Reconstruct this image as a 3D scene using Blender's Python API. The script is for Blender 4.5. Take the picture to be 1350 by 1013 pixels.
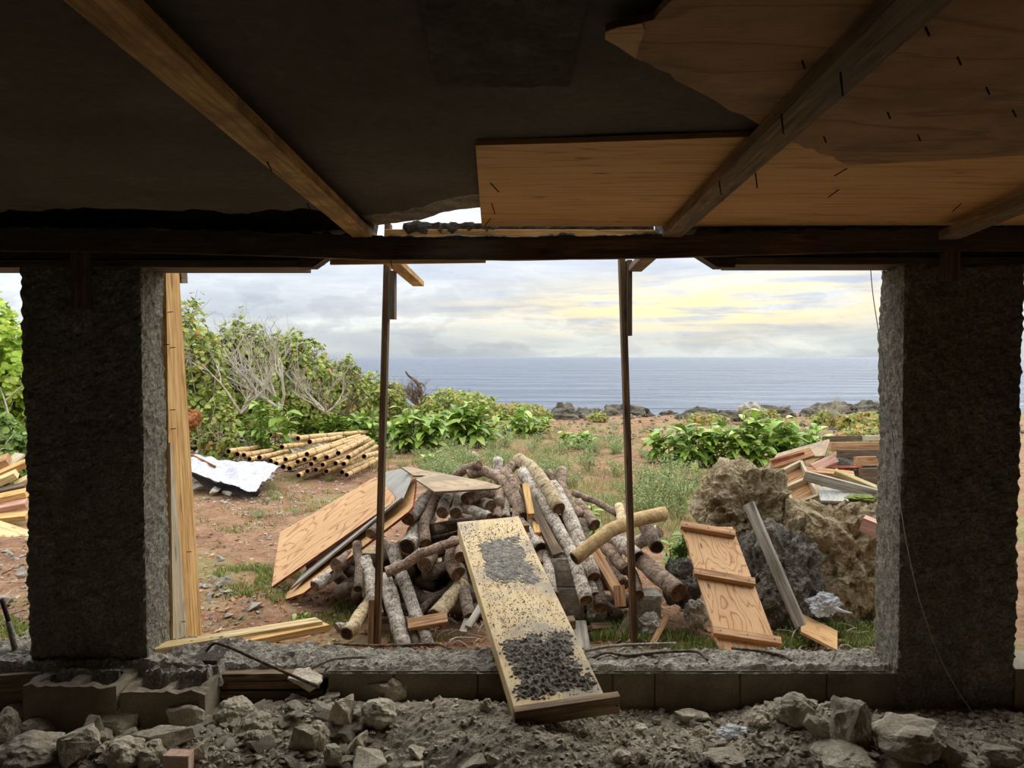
import bpy, bmesh, math, random
from mathutils import Vector, Matrix, noise
random.seed(7)
scene = bpy.context.scene
for _o in list(bpy.data.objects):
    bpy.data.objects.remove(_o)
COL = scene.collection

# ------------------------------------------------------------------ camera
F = 1014.0            # focal length in pixels of the 1350x1013 frame
H = 1.88              # eye height above the ground outside
TH = math.atan(35.5 / F)
cam_data = bpy.data.cameras.new('camera')
cam_data.sensor_fit = 'HORIZONTAL'
cam_data.sensor_width = 36.0
cam_data.lens = F / 1350.0 * 36.0
cam_data.clip_start = 0.05
cam_data.clip_end = 40000
cam = bpy.data.objects.new('camera', cam_data)
COL.objects.link(cam)
cam.location = (0, 0, H)
cam.rotation_euler = (math.pi / 2 - TH, 0, 0)
scene.camera = cam

# ------------------------------------------------------------------ light
scene.view_settings.view_transform = 'Standard'
scene.view_settings.look = 'None'
scene.view_settings.gamma = 1.0
scene.view_settings.use_curve_mapping = False
scene.view_settings.exposure = 0.18
SKY_STRENGTH = 0.92
ZENITH = 3.6

def S(r, g, b, a=1.0):
    f = lambda c: (c / 255 / 12.92) if c / 255 <= 0.04045 else ((c / 255 + 0.055) / 1.055) ** 2.4
    return (f(r), f(g), f(b), a)

class NT:
    """small node-tree helper"""
    def __init__(self, tree):
        self.t = tree
        self.t.nodes.clear()
    def n(self, typ, **kw):
        nd = self.t.nodes.new(typ)
        for k, v in kw.items():
            if k == 'ins':
                for i, val in v.items():
                    if hasattr(val, 'is_linked') or hasattr(val, 'links'):
                        self.t.links.new(val, nd.inputs[i])
                    else:
                        nd.inputs[i].default_value = val
            else:
                setattr(nd, k, v)
        return nd
    def math(self, op, a, b=0.0, c=None, clamp=False):
        ins = {0: a, 1: b}
        if c is not None:
            ins[2] = c
        return self.n('ShaderNodeMath', operation=op, use_clamp=clamp, ins=ins).outputs[0]
    def ramp(self, fac, stops, interp='LINEAR'):
        nd = self.n('ShaderNodeValToRGB', ins={0: fac})
        cr = nd.color_ramp
        cr.interpolation = interp
        while len(cr.elements) < len(stops):
            cr.elements.new(0.5)
        for e, (p, c) in zip(cr.elements, stops):
            e.position = p
            e.color = c if len(c) == 4 else (*c, 1)
        return nd.outputs[0]
    def mix(self, fac, a, b, mode='MIX'):
        nd = self.n('ShaderNodeMix', data_type='RGBA', blend_type=mode)
        for i, v in ((0, fac), (6, a), (7, b)):
            if hasattr(v, 'links'):
                self.t.links.new(v, nd.inputs[i])
            else:
                nd.inputs[i].default_value = v
        return nd.outputs[2]
    def map(self, vec, scale=(1, 1, 1), loc=(0, 0, 0)):
        nd = self.n('ShaderNodeMapping', ins={0: vec})
        nd.inputs['Scale'].default_value = scale
        nd.inputs['Location'].default_value = loc
        return nd.outputs[0]
    def noise(self, vec, scale, detail=6, rough=0.6, dist=0.0):
        nd = self.n('ShaderNodeTexNoise', ins={'Vector': vec})
        nd.inputs['Scale'].default_value = scale
        nd.inputs['Detail'].default_value = detail
        nd.inputs['Roughness'].default_value = rough
        nd.inputs['Distortion'].default_value = dist
        return nd.outputs[0]

def build_world():
    w = bpy.data.worlds.new('overcast_sky')
    scene.world = w
    w.use_nodes = True
    T = NT(w.node_tree)
    tc = T.n('ShaderNodeTexCoord')
    d = tc.outputs['Generated']
    sep = T.n('ShaderNodeSeparateXYZ', ins={0: d})
    z = sep.outputs[2]
    # stratus streaks, drawn out sideways
    v1 = T.map(d, (2.2, 2.2, 17.0), (3.1, 1.7, 0.35))
    n1 = T.noise(v1, 1.7, 9, 0.56, 0.5)
    # rounder cumulus low over the horizon
    v2 = T.map(d, (3.0, 3.0, 7.5), (0.4, 5.2, 1.0))
    n2 = T.noise(v2, 3.8, 12, 0.6, 0.35)
    grad = T.ramp(z, [(0.0, S(206, 212, 212)), (0.028, S(210, 215, 214)), (0.06, S(199, 205, 210)), (0.12, S(196, 203, 213)), (0.3, S(208, 212, 218)), (1.0, S(214, 217, 221))])
    s1 = T.ramp(n1, [(0.34, (0.80, 0.82, 0.87, 1)), (0.5, (0.99, 0.99, 0.99, 1)), (0.66, (1.2, 1.18, 1.14, 1))])
    s2 = T.ramp(n2, [(0.40, (0.86, 0.88, 0.92, 1)), (0.49, (0.98, 0.98, 0.99, 1)), (0.53, (1.12, 1.12, 1.1, 1)), (0.64, (1.04, 1.04, 1.04, 1))])
    col = T.mix(1.0, grad, s1, 'MULTIPLY')
    low = T.ramp(z, [(0.0, (0.6, 0.6, 0.6, 1)), (0.05, (1, 1, 1, 1)), (0.11, (0.25, 0.25, 0.25, 1))])
    col = T.mix(low, col, T.mix(1.0, col, s2, 'MULTIPLY'))
    # where the low sun sits behind thinner cloud: warm glow, broken up by the streaks
    gx = T.math('MULTIPLY', T.math('SUBTRACT', T.math('DIVIDE', sep.outputs[0], T.math('MAXIMUM', sep.outputs[1], 0.05)), 0.265), 3.6)
    tilt = T.math('MULTIPLY', gx, 0.007)
    gz = T.math('MULTIPLY', T.math('SUBTRACT', T.math('SUBTRACT', z, 0.064), tilt), 30.0)
    r2 = T.math('ADD', T.math('MULTIPLY', gx, gx), T.math('MULTIPLY', gz, gz))
    g = T.math('POWER', 2.718, T.math('MULTIPLY', r2, -1.0))
    front = T.math('GREATER_THAN', sep.outputs[1], 0.0)
    g = T.math('MULTIPLY', g, front)
    v3 = T.map(d, (3.0, 3.0, 36.0), (7.0, 2.0, 0.1))
    n3 = T.noise(v3, 2.4, 9, 0.6, 0.6)
    gm = T.ramp(n3, [(0.36, (0, 0, 0, 1)), (0.56, (1, 1, 1, 1))])
    g = T.math('MULTIPLY', T.math('MULTIPLY', g, gm), 1.0, clamp=True)
    col = T.mix(g, col, (1.05, 0.86, 0.46, 1))
    # CIE-like overcast: brighter overhead than at the horizon
    zc = T.math('MAXIMUM', z, 0.0)
    up = T.math('ADD', 1.0, T.math('MULTIPLY', T.math('SMOOTH_MIN', T.math('MULTIPLY', zc, 1.6), 1.0, 0.4), ZENITH - 1.0))
    up = T.math('MULTIPLY', up, SKY_STRENGTH)
    bg = T.n('ShaderNodeBackground', ins={0: col, 1: up})
    out = T.n('ShaderNodeOutputWorld')
    w.node_tree.links.new(bg.outputs[0], out.inputs[0])
build_world()

# the veiled sun: a very soft warm light from over the water on the right
sun_data = bpy.data.lights.new('veiled_sun', 'SUN')
sun_data.energy = 1.1
sun_data.angle = math.radians(50)
sun_data.color = (1.0, 0.93, 0.80)
sun = bpy.data.objects.new('veiled_sun', sun_data)
COL.objects.link(sun)
_sd = Vector((0.42, 0.62, 0.66)).normalized()      # towards the sun
sun.rotation_euler = _sd.to_track_quat('Z', 'Y').to_euler()

# ------------------------------------------------------------------ projection helpers
_Fw = Vector((0, math.cos(TH), -math.sin(TH)))
_Up = Vector((0, math.sin(TH), math.cos(TH)))
CAMP = Vector((0, 0, H))
def ray(x, y):
    return _Fw + Vector((1, 0, 0)) * ((x - 675.0) / F) - _Up * ((y - 506.5) / F)
def P(x, y, d):
    r = ray(x, y)
    return CAMP + r * (d / r.y)
def onz(x, y, z):
    r = ray(x, y)
    return CAMP + r * ((z - H) / r.z)
def onplane(x, y, p0, nrm):
    r = ray(x, y)
    return CAMP + r * ((p0 - CAMP).dot(nrm) / r.dot(nrm))
def V(*a):
    return Vector(a)
ZUP = Vector((0, 0, 1))

# ------------------------------------------------------------------ materials
M = {}
def newmat(name):
    m = bpy.data.materials.new(name)
    m.use_nodes = True
    M[name] = m
    return m, NT(m.node_tree)
def finish(m, T, col, rough=0.85, bump=None, bump_d=0.01, bump_s=0.6, spec=0.3, translucent=None, extra=None):
    b = T.n('ShaderNodeBsdfPrincipled')
    L = T.t.links.new
    if hasattr(col, 'links'):
        L(col, b.inputs['Base Color'])
    else:
        b.inputs['Base Color'].default_value = col
    if hasattr(rough, 'links'):
        L(rough, b.inputs['Roughness'])
    else:
        b.inputs['Roughness'].default_value = rough
    b.inputs['Specular IOR Level'].default_value = spec
    if bump is not None:
        bn = T.n('ShaderNodeBump', ins={'Height': bump})
        bn.inputs['Strength'].default_value = bump_s
        bn.inputs['Distance'].default_value = bump_d
        L(bn.outputs[0], b.inputs['Normal'])
    sh = b.outputs[0]
    if translucent is not None:
        tr = T.n('ShaderNodeBsdfTranslucent')
        if hasattr(col, 'links'):
            L(col, tr.inputs[0])
        else:
            tr.inputs[0].default_value = col
        mx = T.n('ShaderNodeMixShader', ins={0: translucent})
        L(sh, mx.inputs[1]); L(tr.outputs[0], mx.inputs[2])
        sh = mx.outputs[0]
    o = T.n('ShaderNodeOutputMaterial')
    L(sh, o.inputs[0])
    return b
def objco(T):
    return T.n('ShaderNodeTexCoord').outputs['Object']
def geoco(T):
    return T.n('ShaderNodeNewGeometry').outputs['Position']
def orand(T):
    return T.n('ShaderNodeObjectInfo').outputs['Random']

def rough_mat(name, stops, scale=6, detail=8, bump_scale=60, bump_d=0.01, bump_s=0.7, rough=0.92, vary=0.0, fine=0.35, world=False):
    m, T = newmat(name)
    c = geoco(T) if world else objco(T)
    n = T.noise(c, scale, detail, 0.65)
    f = T.noise(c, bump_scale, 8, 0.7)
    fac = T.math('ADD', T.math('MULTIPLY', n, 1 - fine), T.math('MULTIPLY', f, fine))
    fac = T.math('ADD', T.math('MULTIPLY', fac, 1.9), -0.45)
    col = T.ramp(fac, stops)
    if vary:
        k = T.math('ADD', 1 - vary / 2, T.math('MULTIPLY', orand(T), vary))
        hs = T.n('ShaderNodeHueSaturation', ins={'Value': k, 'Color': col})
        col = hs.outputs[0]
    finish(m, T, col, rough, f, bump_d, bump_s, 0.2)
    return m

def wood_mat(name, light, mid, dark, vary=0.25, grain=1.0, stain=None, knots=True, rough=0.75):
    """lumber: long axis is local X"""
    m, T = newmat(name)
    c = objco(T)
    rv = T.n('ShaderNodeVectorMath', operation='ADD', ins={0: c})
    cr = T.n('ShaderNodeCombineXYZ', ins={0: T.math('MULTIPLY', orand(T), 17.0), 1: T.math('MULTIPLY', orand(T), 31.0), 2: 0.0})
    T.t.links.new(cr.outputs[0], rv.inputs[1])
    cc = rv.outputs[0]
    g1 = T.noise(T.map(cc, (1.2, 26, 26)), 2.2 * grain, 7, 0.62, 0.6)
    g2 = T.noise(T.map(cc, (5, 140, 140)), 1.5, 4, 0.6)
    pat = T.noise(T.map(cc, (1.5, 4, 4)), 2.0, 5, 0.6)
    fac = T.math('ADD', T.math('MULTIPLY', g1, 0.55), T.math('ADD', T.math('MULTIPLY', g2, 0.2), T.math('MULTIPLY', pat, 0.25)))
    col = T.ramp(fac, [(0.40, dark), (0.5, mid), (0.59, light)])
    if knots:
        vo = T.n('ShaderNodeTexVoronoi', ins={'Vector': T.map(cc, (3.0, 11, 11))})
        vo.inputs['Scale'].default_value = 1.0
        kn = T.ramp(vo.outputs['Distance'], [(0.10, (1, 1, 1, 1)), (0.2, (0, 0, 0, 1))])
        col = T.mix(T.math('MULTIPLY', kn, 0.6), col, tuple(x * 0.42 for x in dark[:3]) + (1,))
    if stain is not None:
        sn = T.noise(cc, 4.5, 7, 0.7)
        col = T.mix(T.ramp(sn, [(0.46, (0, 0, 0, 1)), (0.62, (0.85, 0.85, 0.85, 1))]), col, stain)
    k = T.math('ADD', 1 - vary / 2, T.math('MULTIPLY', orand(T), vary))
    hs = T.n('ShaderNodeHueSaturation', ins={'Value': k, 'Color': col})
    finish(m, T, hs.outputs[0], rough, fac, 0.004, 0.6, 0.25)
    return m

def ply_mat(name, light, mid, dark, sx=0.8, sy=4.2, scale=2.2, lines=10.0, stain=None, stain_amt=0.6, flake=0.3):
    """rotary-cut plywood: cathedral grain lines from contoured noise; sheet lies in local XY"""
    m, T = newmat(name)
    c = objco(T)
    n = T.noise(T.map(c, (sx, sy, 1)), scale, 3, 0.45, 0.25)
    ln = T.math('FRACT', T.math('MULTIPLY', n, lines))
    ring = T.ramp(ln, [(0.0, (0.2, 0.2, 0.2, 1)), (0.72, (0.3, 0.3, 0.3, 1)), (0.90, (1, 1, 1, 1)), (1.0, (0.3, 0.3, 0.3, 1))])
    f = T.noise(T.map(c, (4, 60, 60)), 3, 5, 0.6)
    big = T.noise(T.map(c, (1.0, 2.6, 1)), 2.0, 5, 0.6)
    base = T.ramp(T.math('ADD', T.math('MULTIPLY', f, 0.45), T.math('MULTIPLY', big, 0.55)), [(0.36, mid), (0.62, light)])
    col = T.mix(T.math('MULTIPLY', ring, 0.8), base, dark)
    vo = T.n('ShaderNodeTexVoronoi', ins={'Vector': T.map(c, (2.4, 7.0, 1))})
    vo.inputs['Scale'].default_value = 1.3
    kn = T.ramp(vo.outputs['Distance'], [(0.05, (1, 1, 1, 1)), (0.11, (0, 0, 0, 1))])
    col = T.mix(T.math('MULTIPLY', kn, 0.75), col, tuple(x * 0.3 for x in dark[:3]) + (1,))
    if stain is not None:
        sn = T.noise(c, 3.2, 8, 0.7)
        col = T.mix(T.math('MULTIPLY', T.ramp(sn, [(0.48, (0, 0, 0, 1)), (0.6, (1, 1, 1, 1))]), stain_amt), col, stain)
    finish(m, T, col, 0.7, f, 0.003, 0.4, 0.25)
    return m

rough_mat('concrete_slab', [(0.2, S(68, 63, 55)), (0.5, S(86, 80, 70)), (0.8, S(106, 99, 87))], 1.6, 8, 30, 0.006, 0.4)
rough_mat('concrete_rough', [(0.3, S(70, 65, 57)), (0.55, S(96, 90, 80)), (0.75, S(120, 113, 101))], 5, 8, 45, 0.03, 1.0)
rough_mat('stucco', [(0.15, S(78, 73, 62)), (0.5, S(142, 135, 119)), (0.85, S(206, 198, 178))], 12, 10, 75, 0.02, 1.0, fine=0.65)
rough_mat('block', [(0.2, S(98, 88, 73)), (0.5, S(132, 120, 102)), (0.8, S(160, 148, 128))], 4, 8, 90, 0.006, 0.7)
rough_mat('mortar', [(0.15, S(84, 78, 69)), (0.5, S(152, 144, 130)), (0.85, S(224, 215, 198))], 10, 9, 80, 0.014, 1.0, fine=0.55)
rough_mat('rubble', [(0.15, S(128, 117, 99)), (0.5, S(196, 183, 160)), (0.85, S(236, 226, 204))], 5, 9, 60, 0.014, 1.0, vary=0.45, fine=0.45)
rough_mat('sand', [(0.15, S(100, 91, 77)), (0.5, S(160, 148, 129)), (0.85, S(226, 214, 192))], 4, 9, 90, 0.014, 1.0, fine=0.5)
rough_mat('mortar_dark', [(0.15, S(78, 74, 67)), (0.5, S(136, 130, 118)), (0.85, S(204, 196, 180))], 26, 9, 120, 0.01, 1.0, fine=0.5)
rough_mat('coral_rock', [(0.15, S(82, 68, 50)), (0.38, S(164, 142, 106)), (0.58, S(212, 192, 154)), (0.85, S(240, 228, 198))], 7, 10, 40, 0.06, 1.0, fine=0.55)
rough_mat('coral_dark', [(0.15, S(62, 58, 52)), (0.5, S(128, 121, 109)), (0.85, S(212, 204, 188))], 8, 10, 44, 0.06, 1.0, fine=0.6)
rough_mat('pale_stone', [(0.3, S(126, 118, 106)), (0.5, S(168, 160, 146)), (0.7, S(206, 198, 184))], 6, 8, 50, 0.02, 0.8, vary=0.4)
rough_mat('shore_rock', [(0.3, S(70, 68, 60)), (0.5, S(112, 106, 92)), (0.7, S(150, 140, 120))], 0.8, 9, 6, 0.1, 1.0, vary=0.2)
rough_mat('rusty_rock', [(0.3, S(96, 56, 30)), (0.5, S(150, 92, 52)), (0.7, S(186, 128, 82))], 5, 8, 30, 0.03, 1.0)
rough_mat('rust', [(0.3, S(62, 52, 44)), (0.5, S(98, 84, 70)), (0.7, S(132, 120, 106))], 30, 6, 160, 0.002, 0.8)
rough_mat('iron', [(0.3, S(26, 23, 21)), (0.6, S(52, 45, 40))], 30, 5, 120, 0.001, 0.5, rough=0.7)
rough_mat('nail', [(0.3, S(38, 30, 25)), (0.6, S(70, 54, 42))], 60, 4, 120, 0.001, 0.3, rough=0.6)
rough_mat('cord', [(0.3, S(150, 146, 138)), (0.6, S(196, 192, 184))], 60, 4, 300, 0.0005, 0.3, rough=0.6)
rough_mat('red_paint', [(0.2, S(96, 44, 34)), (0.5, S(136, 66, 52)), (0.8, S(170, 112, 88))], 8, 8, 60, 0.002, 0.4)
rough_mat('brick', [(0.3, S(170, 134, 112)), (0.5, S(204, 170, 148)), (0.7, S(222, 196, 176))], 8, 8, 60, 0.004, 0.4)
rough_mat('cut_wood', [(0.2, S(52, 37, 27)), (0.5, S(98, 74, 54)), (0.8, S(148, 120, 92))], 22, 6, 90, 0.004, 0.6)
rough_mat('hollow_dark', [(0.3, S(24, 18, 14)), (0.6, S(52, 40, 31))], 20, 6, 90, 0.004, 0.6)
rough_mat('twig', [(0.2, S(134, 124, 108)), (0.5, S(178, 168, 150)), (0.8, S(208, 200, 184))], 8, 5, 30, 0.003, 0.4, vary=0.2)
rough_mat('twig_dark', [(0.3, S(72, 58, 46)), (0.5, S(112, 94, 78)), (0.7, S(146, 130, 112))], 8, 5, 30, 0.003, 0.4, vary=0.2)
rough_mat('litter', [(0.3, S(92, 58, 38)), (0.5, S(150, 106, 74)), (0.7, S(200, 164, 128))], 3, 6, 8, 0.003, 0.2, world=True, fine=0.6)

wood_mat('pine', S(226, 188, 128), S(202, 158, 96), S(160, 114, 62))
wood_mat('pine_pale', S(222, 202, 156), S(204, 178, 124), S(166, 138, 92))
wood_mat('pine_joist', S(216, 176, 112), S(190, 148, 86), S(140, 100, 54), vary=0.1, stain=S(140, 108, 66))
wood_mat('pine_dirty', S(160, 134, 100), S(122, 98, 70), S(80, 62, 44), vary=0.15, stain=S(104, 90, 74))
wood_mat('form_wood', S(126, 106, 84), S(98, 80, 62), S(66, 52, 40), vary=0.1, stain=S(88, 82, 74))
wood_mat('prop_wood_shaded', S(118, 92, 62), S(90, 68, 46), S(56, 41, 28), vary=0.1)  # darkened all over to stand in for shade on the props' near faces
wood_mat('wood_grey', S(184, 176, 160), S(152, 144, 128), S(112, 104, 92), vary=0.2)
wood_mat('wood_warm', S(204, 164, 122), S(176, 134, 94), S(130, 94, 62), vary=0.3)
wood_mat('wood_pink', S(204, 164, 144), S(182, 138, 118), S(150, 104, 86), vary=0.2)
wood_mat('wood_brown', S(150, 126, 100), S(118, 97, 75), S(80, 64, 48), vary=0.3, stain=S(96, 86, 74))
wood_mat('wood_stained', S(214, 200, 172), S(190, 174, 146), S(150, 134, 106), vary=0.1)
ply_mat('ply_fresh', S(228, 188, 140), S(212, 166, 118), S(140, 90, 52), sx=1.1, sy=3.4, scale=1.5, lines=15)
ply_mat('ply_swirl', S(228, 186, 136), S(212, 164, 114), S(138, 88, 50), sx=0.8, sy=2.1, scale=1.15, lines=17)
ply_mat('ply_warm', S(220, 178, 124), S(200, 154, 100), S(140, 96, 54), sx=1.1, sy=3.4, scale=1.7, lines=13)
ply_mat('ply_ceiling', S(234, 188, 126), S(218, 166, 102), S(176, 124, 70), sx=0.35, sy=6.0, scale=1.6, lines=7)
ply_mat('ply_old', S(186, 146, 104), S(158, 118, 80), S(120, 86, 56), sx=0.6, sy=3.0, scale=1.6, lines=6, stain=S(112, 92, 72), stain_amt=0.55)
ply_mat('ply_weathered', S(188, 166, 134), S(160, 136, 104), S(120, 96, 70), sx=0.8, sy=4, scale=2.0, lines=8, stain=S(120, 108, 92), stain_amt=0.6)
ply_mat('ramp_ply', S(226, 204, 160), S(206, 178, 130), S(184, 152, 106), sx=0.6, sy=3.5, scale=1.8, lines=6, stain=S(150, 142, 128), stain_amt=0.75)
ply_mat('ply_grey', S(176, 172, 162), S(150, 146, 136), S(118, 114, 106), sx=0.8, sy=6, scale=2, lines=8)

def bark_mat(name, light, mid, dark, nodes=False):
    """uv.x around the stem, uv.y metres along it"""
    m, T = newmat(name)
    uv = T.n('ShaderNodeTexCoord').outputs['UV']
    rv = T.n('ShaderNodeVectorMath', operation='ADD', ins={0: uv})
    cr = T.n('ShaderNodeCombineXYZ', ins={0: T.math('MULTIPLY', orand(T), 7.0), 1: T.math('MULTIPLY', orand(T), 23.0), 2: 0.0})
    T.t.links.new(cr.outputs[0], rv.inputs[1])
    c = rv.outputs[0]
    a = T.noise(T.map(c, (2.0, 9, 1)), 2.0, 8, 0.7)
    b = T.noise(T.map(c, (3.0, 30, 1)), 1.6, 6, 0.65, 0.5)
    d = T.noise(T.map(c, (8, 14, 1)), 3.0, 6, 0.7)
    if nodes:
        fac = T.math('ADD', T.math('MULTIPLY', a, 0.6), T.math('MULTIPLY', d, 0.4))
        col = T.ramp(fac, [(0.34, dark), (0.5, mid), (0.64, light)])
    else:
        fac = T.math('ADD', T.math('MULTIPLY', a, 0.5), T.math('MULTIPLY', d, 0.5))
        col = T.ramp(fac, [(0.40, dark), (0.48, mid), (0.57, light)])
        spots = T.ramp(b, [(0.37, (1, 1, 1, 1)), (0.43, (0, 0, 0, 1))])
        col = T.mix(T.math('MULTIPLY', spots, 0.75), col, tuple(x * 0.35 for x in dark[:3]) + (1,))
    k = T.math('ADD', 0.8, T.math('MULTIPLY', orand(T), 0.4))
    hs = T.n('ShaderNodeHueSaturation', ins={'Value': k, 'Color': col})
    finish(m, T, hs.outputs[0], 0.85, T.math('ADD', d, b), 0.012, 0.9, 0.25)
bark_mat('bark_grey', S(220, 210, 194), S(170, 156, 138), S(102, 88, 74))
bark_mat('bark_pale', S(222, 204, 170), S(192, 168, 128), S(140, 116, 84))
bark_mat('bark_brown', S(186, 164, 142), S(146, 122, 102), S(92, 74, 60))
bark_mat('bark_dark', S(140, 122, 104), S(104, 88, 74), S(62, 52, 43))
bark_mat('bamboo', S(222, 194, 146), S(198, 166, 116), S(150, 120, 80), nodes=True)
bark_mat('bamboo_node', S(150, 114, 74), S(120, 88, 54), S(84, 60, 38), nodes=True)

def leaf_mat(name, stops, island=True, tr=0.35, rough=0.5, spec=0.4):
    m, T = newmat(name)
    if island:
        r = T.n('ShaderNodeNewGeometry').outputs['Random Per Island']
    else:
        r = orand(T)
    col = T.ramp(r, stops)
    finish(m, T, col, rough, spec=spec, translucent=tr)
leaf_mat('leaf_grape', [(0.0, S(92, 104, 42)), (0.3, S(134, 148, 62)), (0.6, S(168, 180, 84)), (0.93, S(196, 200, 108)), (0.975, S(190, 150, 80)), (1.0, S(188, 116, 66))])
leaf_mat('leaf_lime', [(0.0, S(120, 150, 40)), (0.4, S(164, 192, 62)), (0.8, S(198, 214, 92)), (1.0, S(214, 222, 110))])
leaf_mat('leaf_broad', [(0.0, S(96, 124, 46)), (0.35, S(128, 158, 62)), (0.7, S(158, 184, 82)), (1.0, S(190, 206, 116))], island=False, tr=0.25, rough=0.45)
leaf_mat('leaf_weed', [(0.0, S(104, 124, 70)), (0.4, S(142, 158, 98)), (0.8, S(172, 182, 126)), (1.0, S(190, 190, 140))])
leaf_mat('leaf_green', [(0.0, S(84, 108, 44)), (0.5, S(120, 148, 64)), (1.0, S(154, 178, 88))])
leaf_mat('leaf_orange', [(0.0, S(110, 126, 56)), (0.5, S(156, 164, 80)), (0.8, S(180, 176, 96)), (0.9, S(202, 140, 78)), (1.0, S(196, 106, 62))])
leaf_mat('grass', [(0.0, S(84, 98, 44)), (0.5, S(124, 138, 66)), (0.85, S(160, 166, 90)), (1.0, S(184, 172, 112))], tr=0.25)
leaf_mat('grass_dry', [(0.0, S(120, 124, 70)), (0.5, S(156, 156, 98)), (1.0, S(186, 176, 126))], tr=0.25)

def ground_mat():
    m, T = newmat('red_dirt')
    c = geoco(T)
    n = T.noise(c, 0.55, 6, 0.6)
    n2 = T.noise(c, 3.0, 8, 0.7)
    f = T.noise(c, 22, 8, 0.75)
    fac = T.math('ADD', T.math('MULTIPLY', n2, 0.5), T.math('MULTIPLY', f, 0.5))
    red = T.ramp(fac, [(0.3, S(94, 68, 50)), (0.46, S(140, 106, 80)), (0.58, S(168, 134, 106)), (0.72, S(204, 182, 156))])
    grn = T.ramp(fac, [(0.3, S(92, 88, 52)), (0.5, S(138, 134, 86)), (0.7, S(180, 170, 122))])
    col = T.mix(T.ramp(n, [(0.5, (0, 0, 0, 1)), (0.62, (0.8, 0.8, 0.8, 1))]), red, grn)
    finish(m, T, col, 0.95, f, 0.04, 0.9, 0.1)
ground_mat()

def sea_mat():
    m, T = newmat('sea_water')
    c = geoco(T)
    b1 = T.noise(T.map(c, (0.16, 0.5, 1)), 1.0, 6, 0.62, 0.4)
    b2 = T.noise(T.map(c, (0.03, 0.13, 1)), 1.0, 7, 0.65, 0.6)
    b3 = T.noise(T.map(c, (0.005, 0.028, 1)), 1.0, 6, 0.65)
    h = T.math('ADD', T.math('MULTIPLY', b1, 1.0), T.math('ADD', T.math('MULTIPLY', b2, 5.0), T.math('MULTIPLY', b3, 16.0)))
    foam = T.ramp(T.noise(T.map(c, (0.05, 0.22, 1)), 1.3, 9, 0.72), [(0.64, (0, 0, 0, 1)), (0.72, (0.6, 0.6, 0.6, 1))])
    deep = T.ramp(b2, [(0.40, S(66, 80, 100)), (0.58, S(96, 112, 130))])
    col = T.mix(foam, deep, S(196, 206, 214))
    finish(m, T, col, 0.35, h, 1.4, 1.0, 0.32)
sea_mat()

def tarp_mat():
    m, T = newmat('tarp_white')
    n = T.noise(objco(T), 14, 8, 0.7)
    finish(m, T, T.ramp(n, [(0.3, S(140, 140, 142)), (0.5, S(172, 172, 174)), (0.62, S(190, 190, 190))]), 0.5, n, 0.012, 0.4, 0.4)
    m, T = newmat('tarp_black')
    finish(m, T, S(42, 42, 46), 0.5, T.noise(objco(T), 10, 5, 0.6), 0.02, 0.4, 0.4)
    m, T = newmat('clear_plastic')
    b = finish(m, T, S(224, 226, 228), 0.12, T.noise(objco(T), 26, 5, 0.6), 0.02, 0.8, 0.6)
    b.inputs['Transmission Weight'].default_value = 0.55
    m, T = newmat('moss')
    n = T.noise(objco(T), 26, 8, 0.7)
    finish(m, T, T.ramp(n, [(0.3, S(88, 96, 48)), (0.6, S(138, 146, 76)), (0.75, S(170, 172, 108))]), 0.9, n, 0.03, 1.0, 0.1)
tarp_mat()

# ------------------------------------------------------------------ object helpers
WM = {}
def tag(o, label=None, cat=None, group=None, kind=None):
    if label: o['label'] = label
    if cat: o['category'] = cat
    if group: o['group'] = group
    if kind: o['kind'] = kind
    return o
def put(o, Mx, parent=None):
    COL.objects.link(o)
    if parent is not None:
        o.parent = parent
        o.matrix_basis = WM[parent.name].inverted() @ Mx
    else:
        o.matrix_basis = Mx
    WM[o.name] = Mx
    return o
def mesh(name, verts, faces, mats, smooth=False, uvs=None, midx=None):
    me = bpy.data.meshes.new(name)
    me.from_pydata([tuple(v) for v in verts], [], faces)
    for m in (mats if isinstance(mats, (list, tuple)) else [mats]):
        me.materials.append(M[m])
    if smooth:
        me.shade_smooth()
    if midx:
        me.polygons.foreach_set('material_index', midx)
    if uvs:
        ul = me.uv_layers.new(name='UVMap')
        vi = [0] * len(me.loops)
        me.loops.foreach_get('vertex_index', vi)
        if isinstance(uvs[0], (tuple, list)) and len(uvs) == len(verts):
            flat = []
            for i in vi:
                flat.extend(uvs[i])
        else:
            flat = uvs
        ul.data.foreach_set('uv', flat)
    me.update()
    return me
def obj(name, me, Mx=None, parent=None):
    return put(bpy.data.objects.new(name, me), Mx if Mx is not None else Matrix.Identity(4), parent)
def empty(name, loc):
    o = bpy.data.objects.new(name, None)
    o.empty_display_size = 0.1
    return put(o, Matrix.Translation(loc))
def frame(p0, p1, up=ZUP):
    X = (p1 - p0).normalized()
    Zv = up - X * up.dot(X)
    if Zv.length < 1e-5:
        Zv = V(0, 1, 0) - X * X.y
    Zv.normalize()
    Y = Zv.cross(X)
    Mx = Matrix((X, Y, Zv)).transposed().to_4x4()
    Mx.translation = p0
    return Mx
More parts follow.
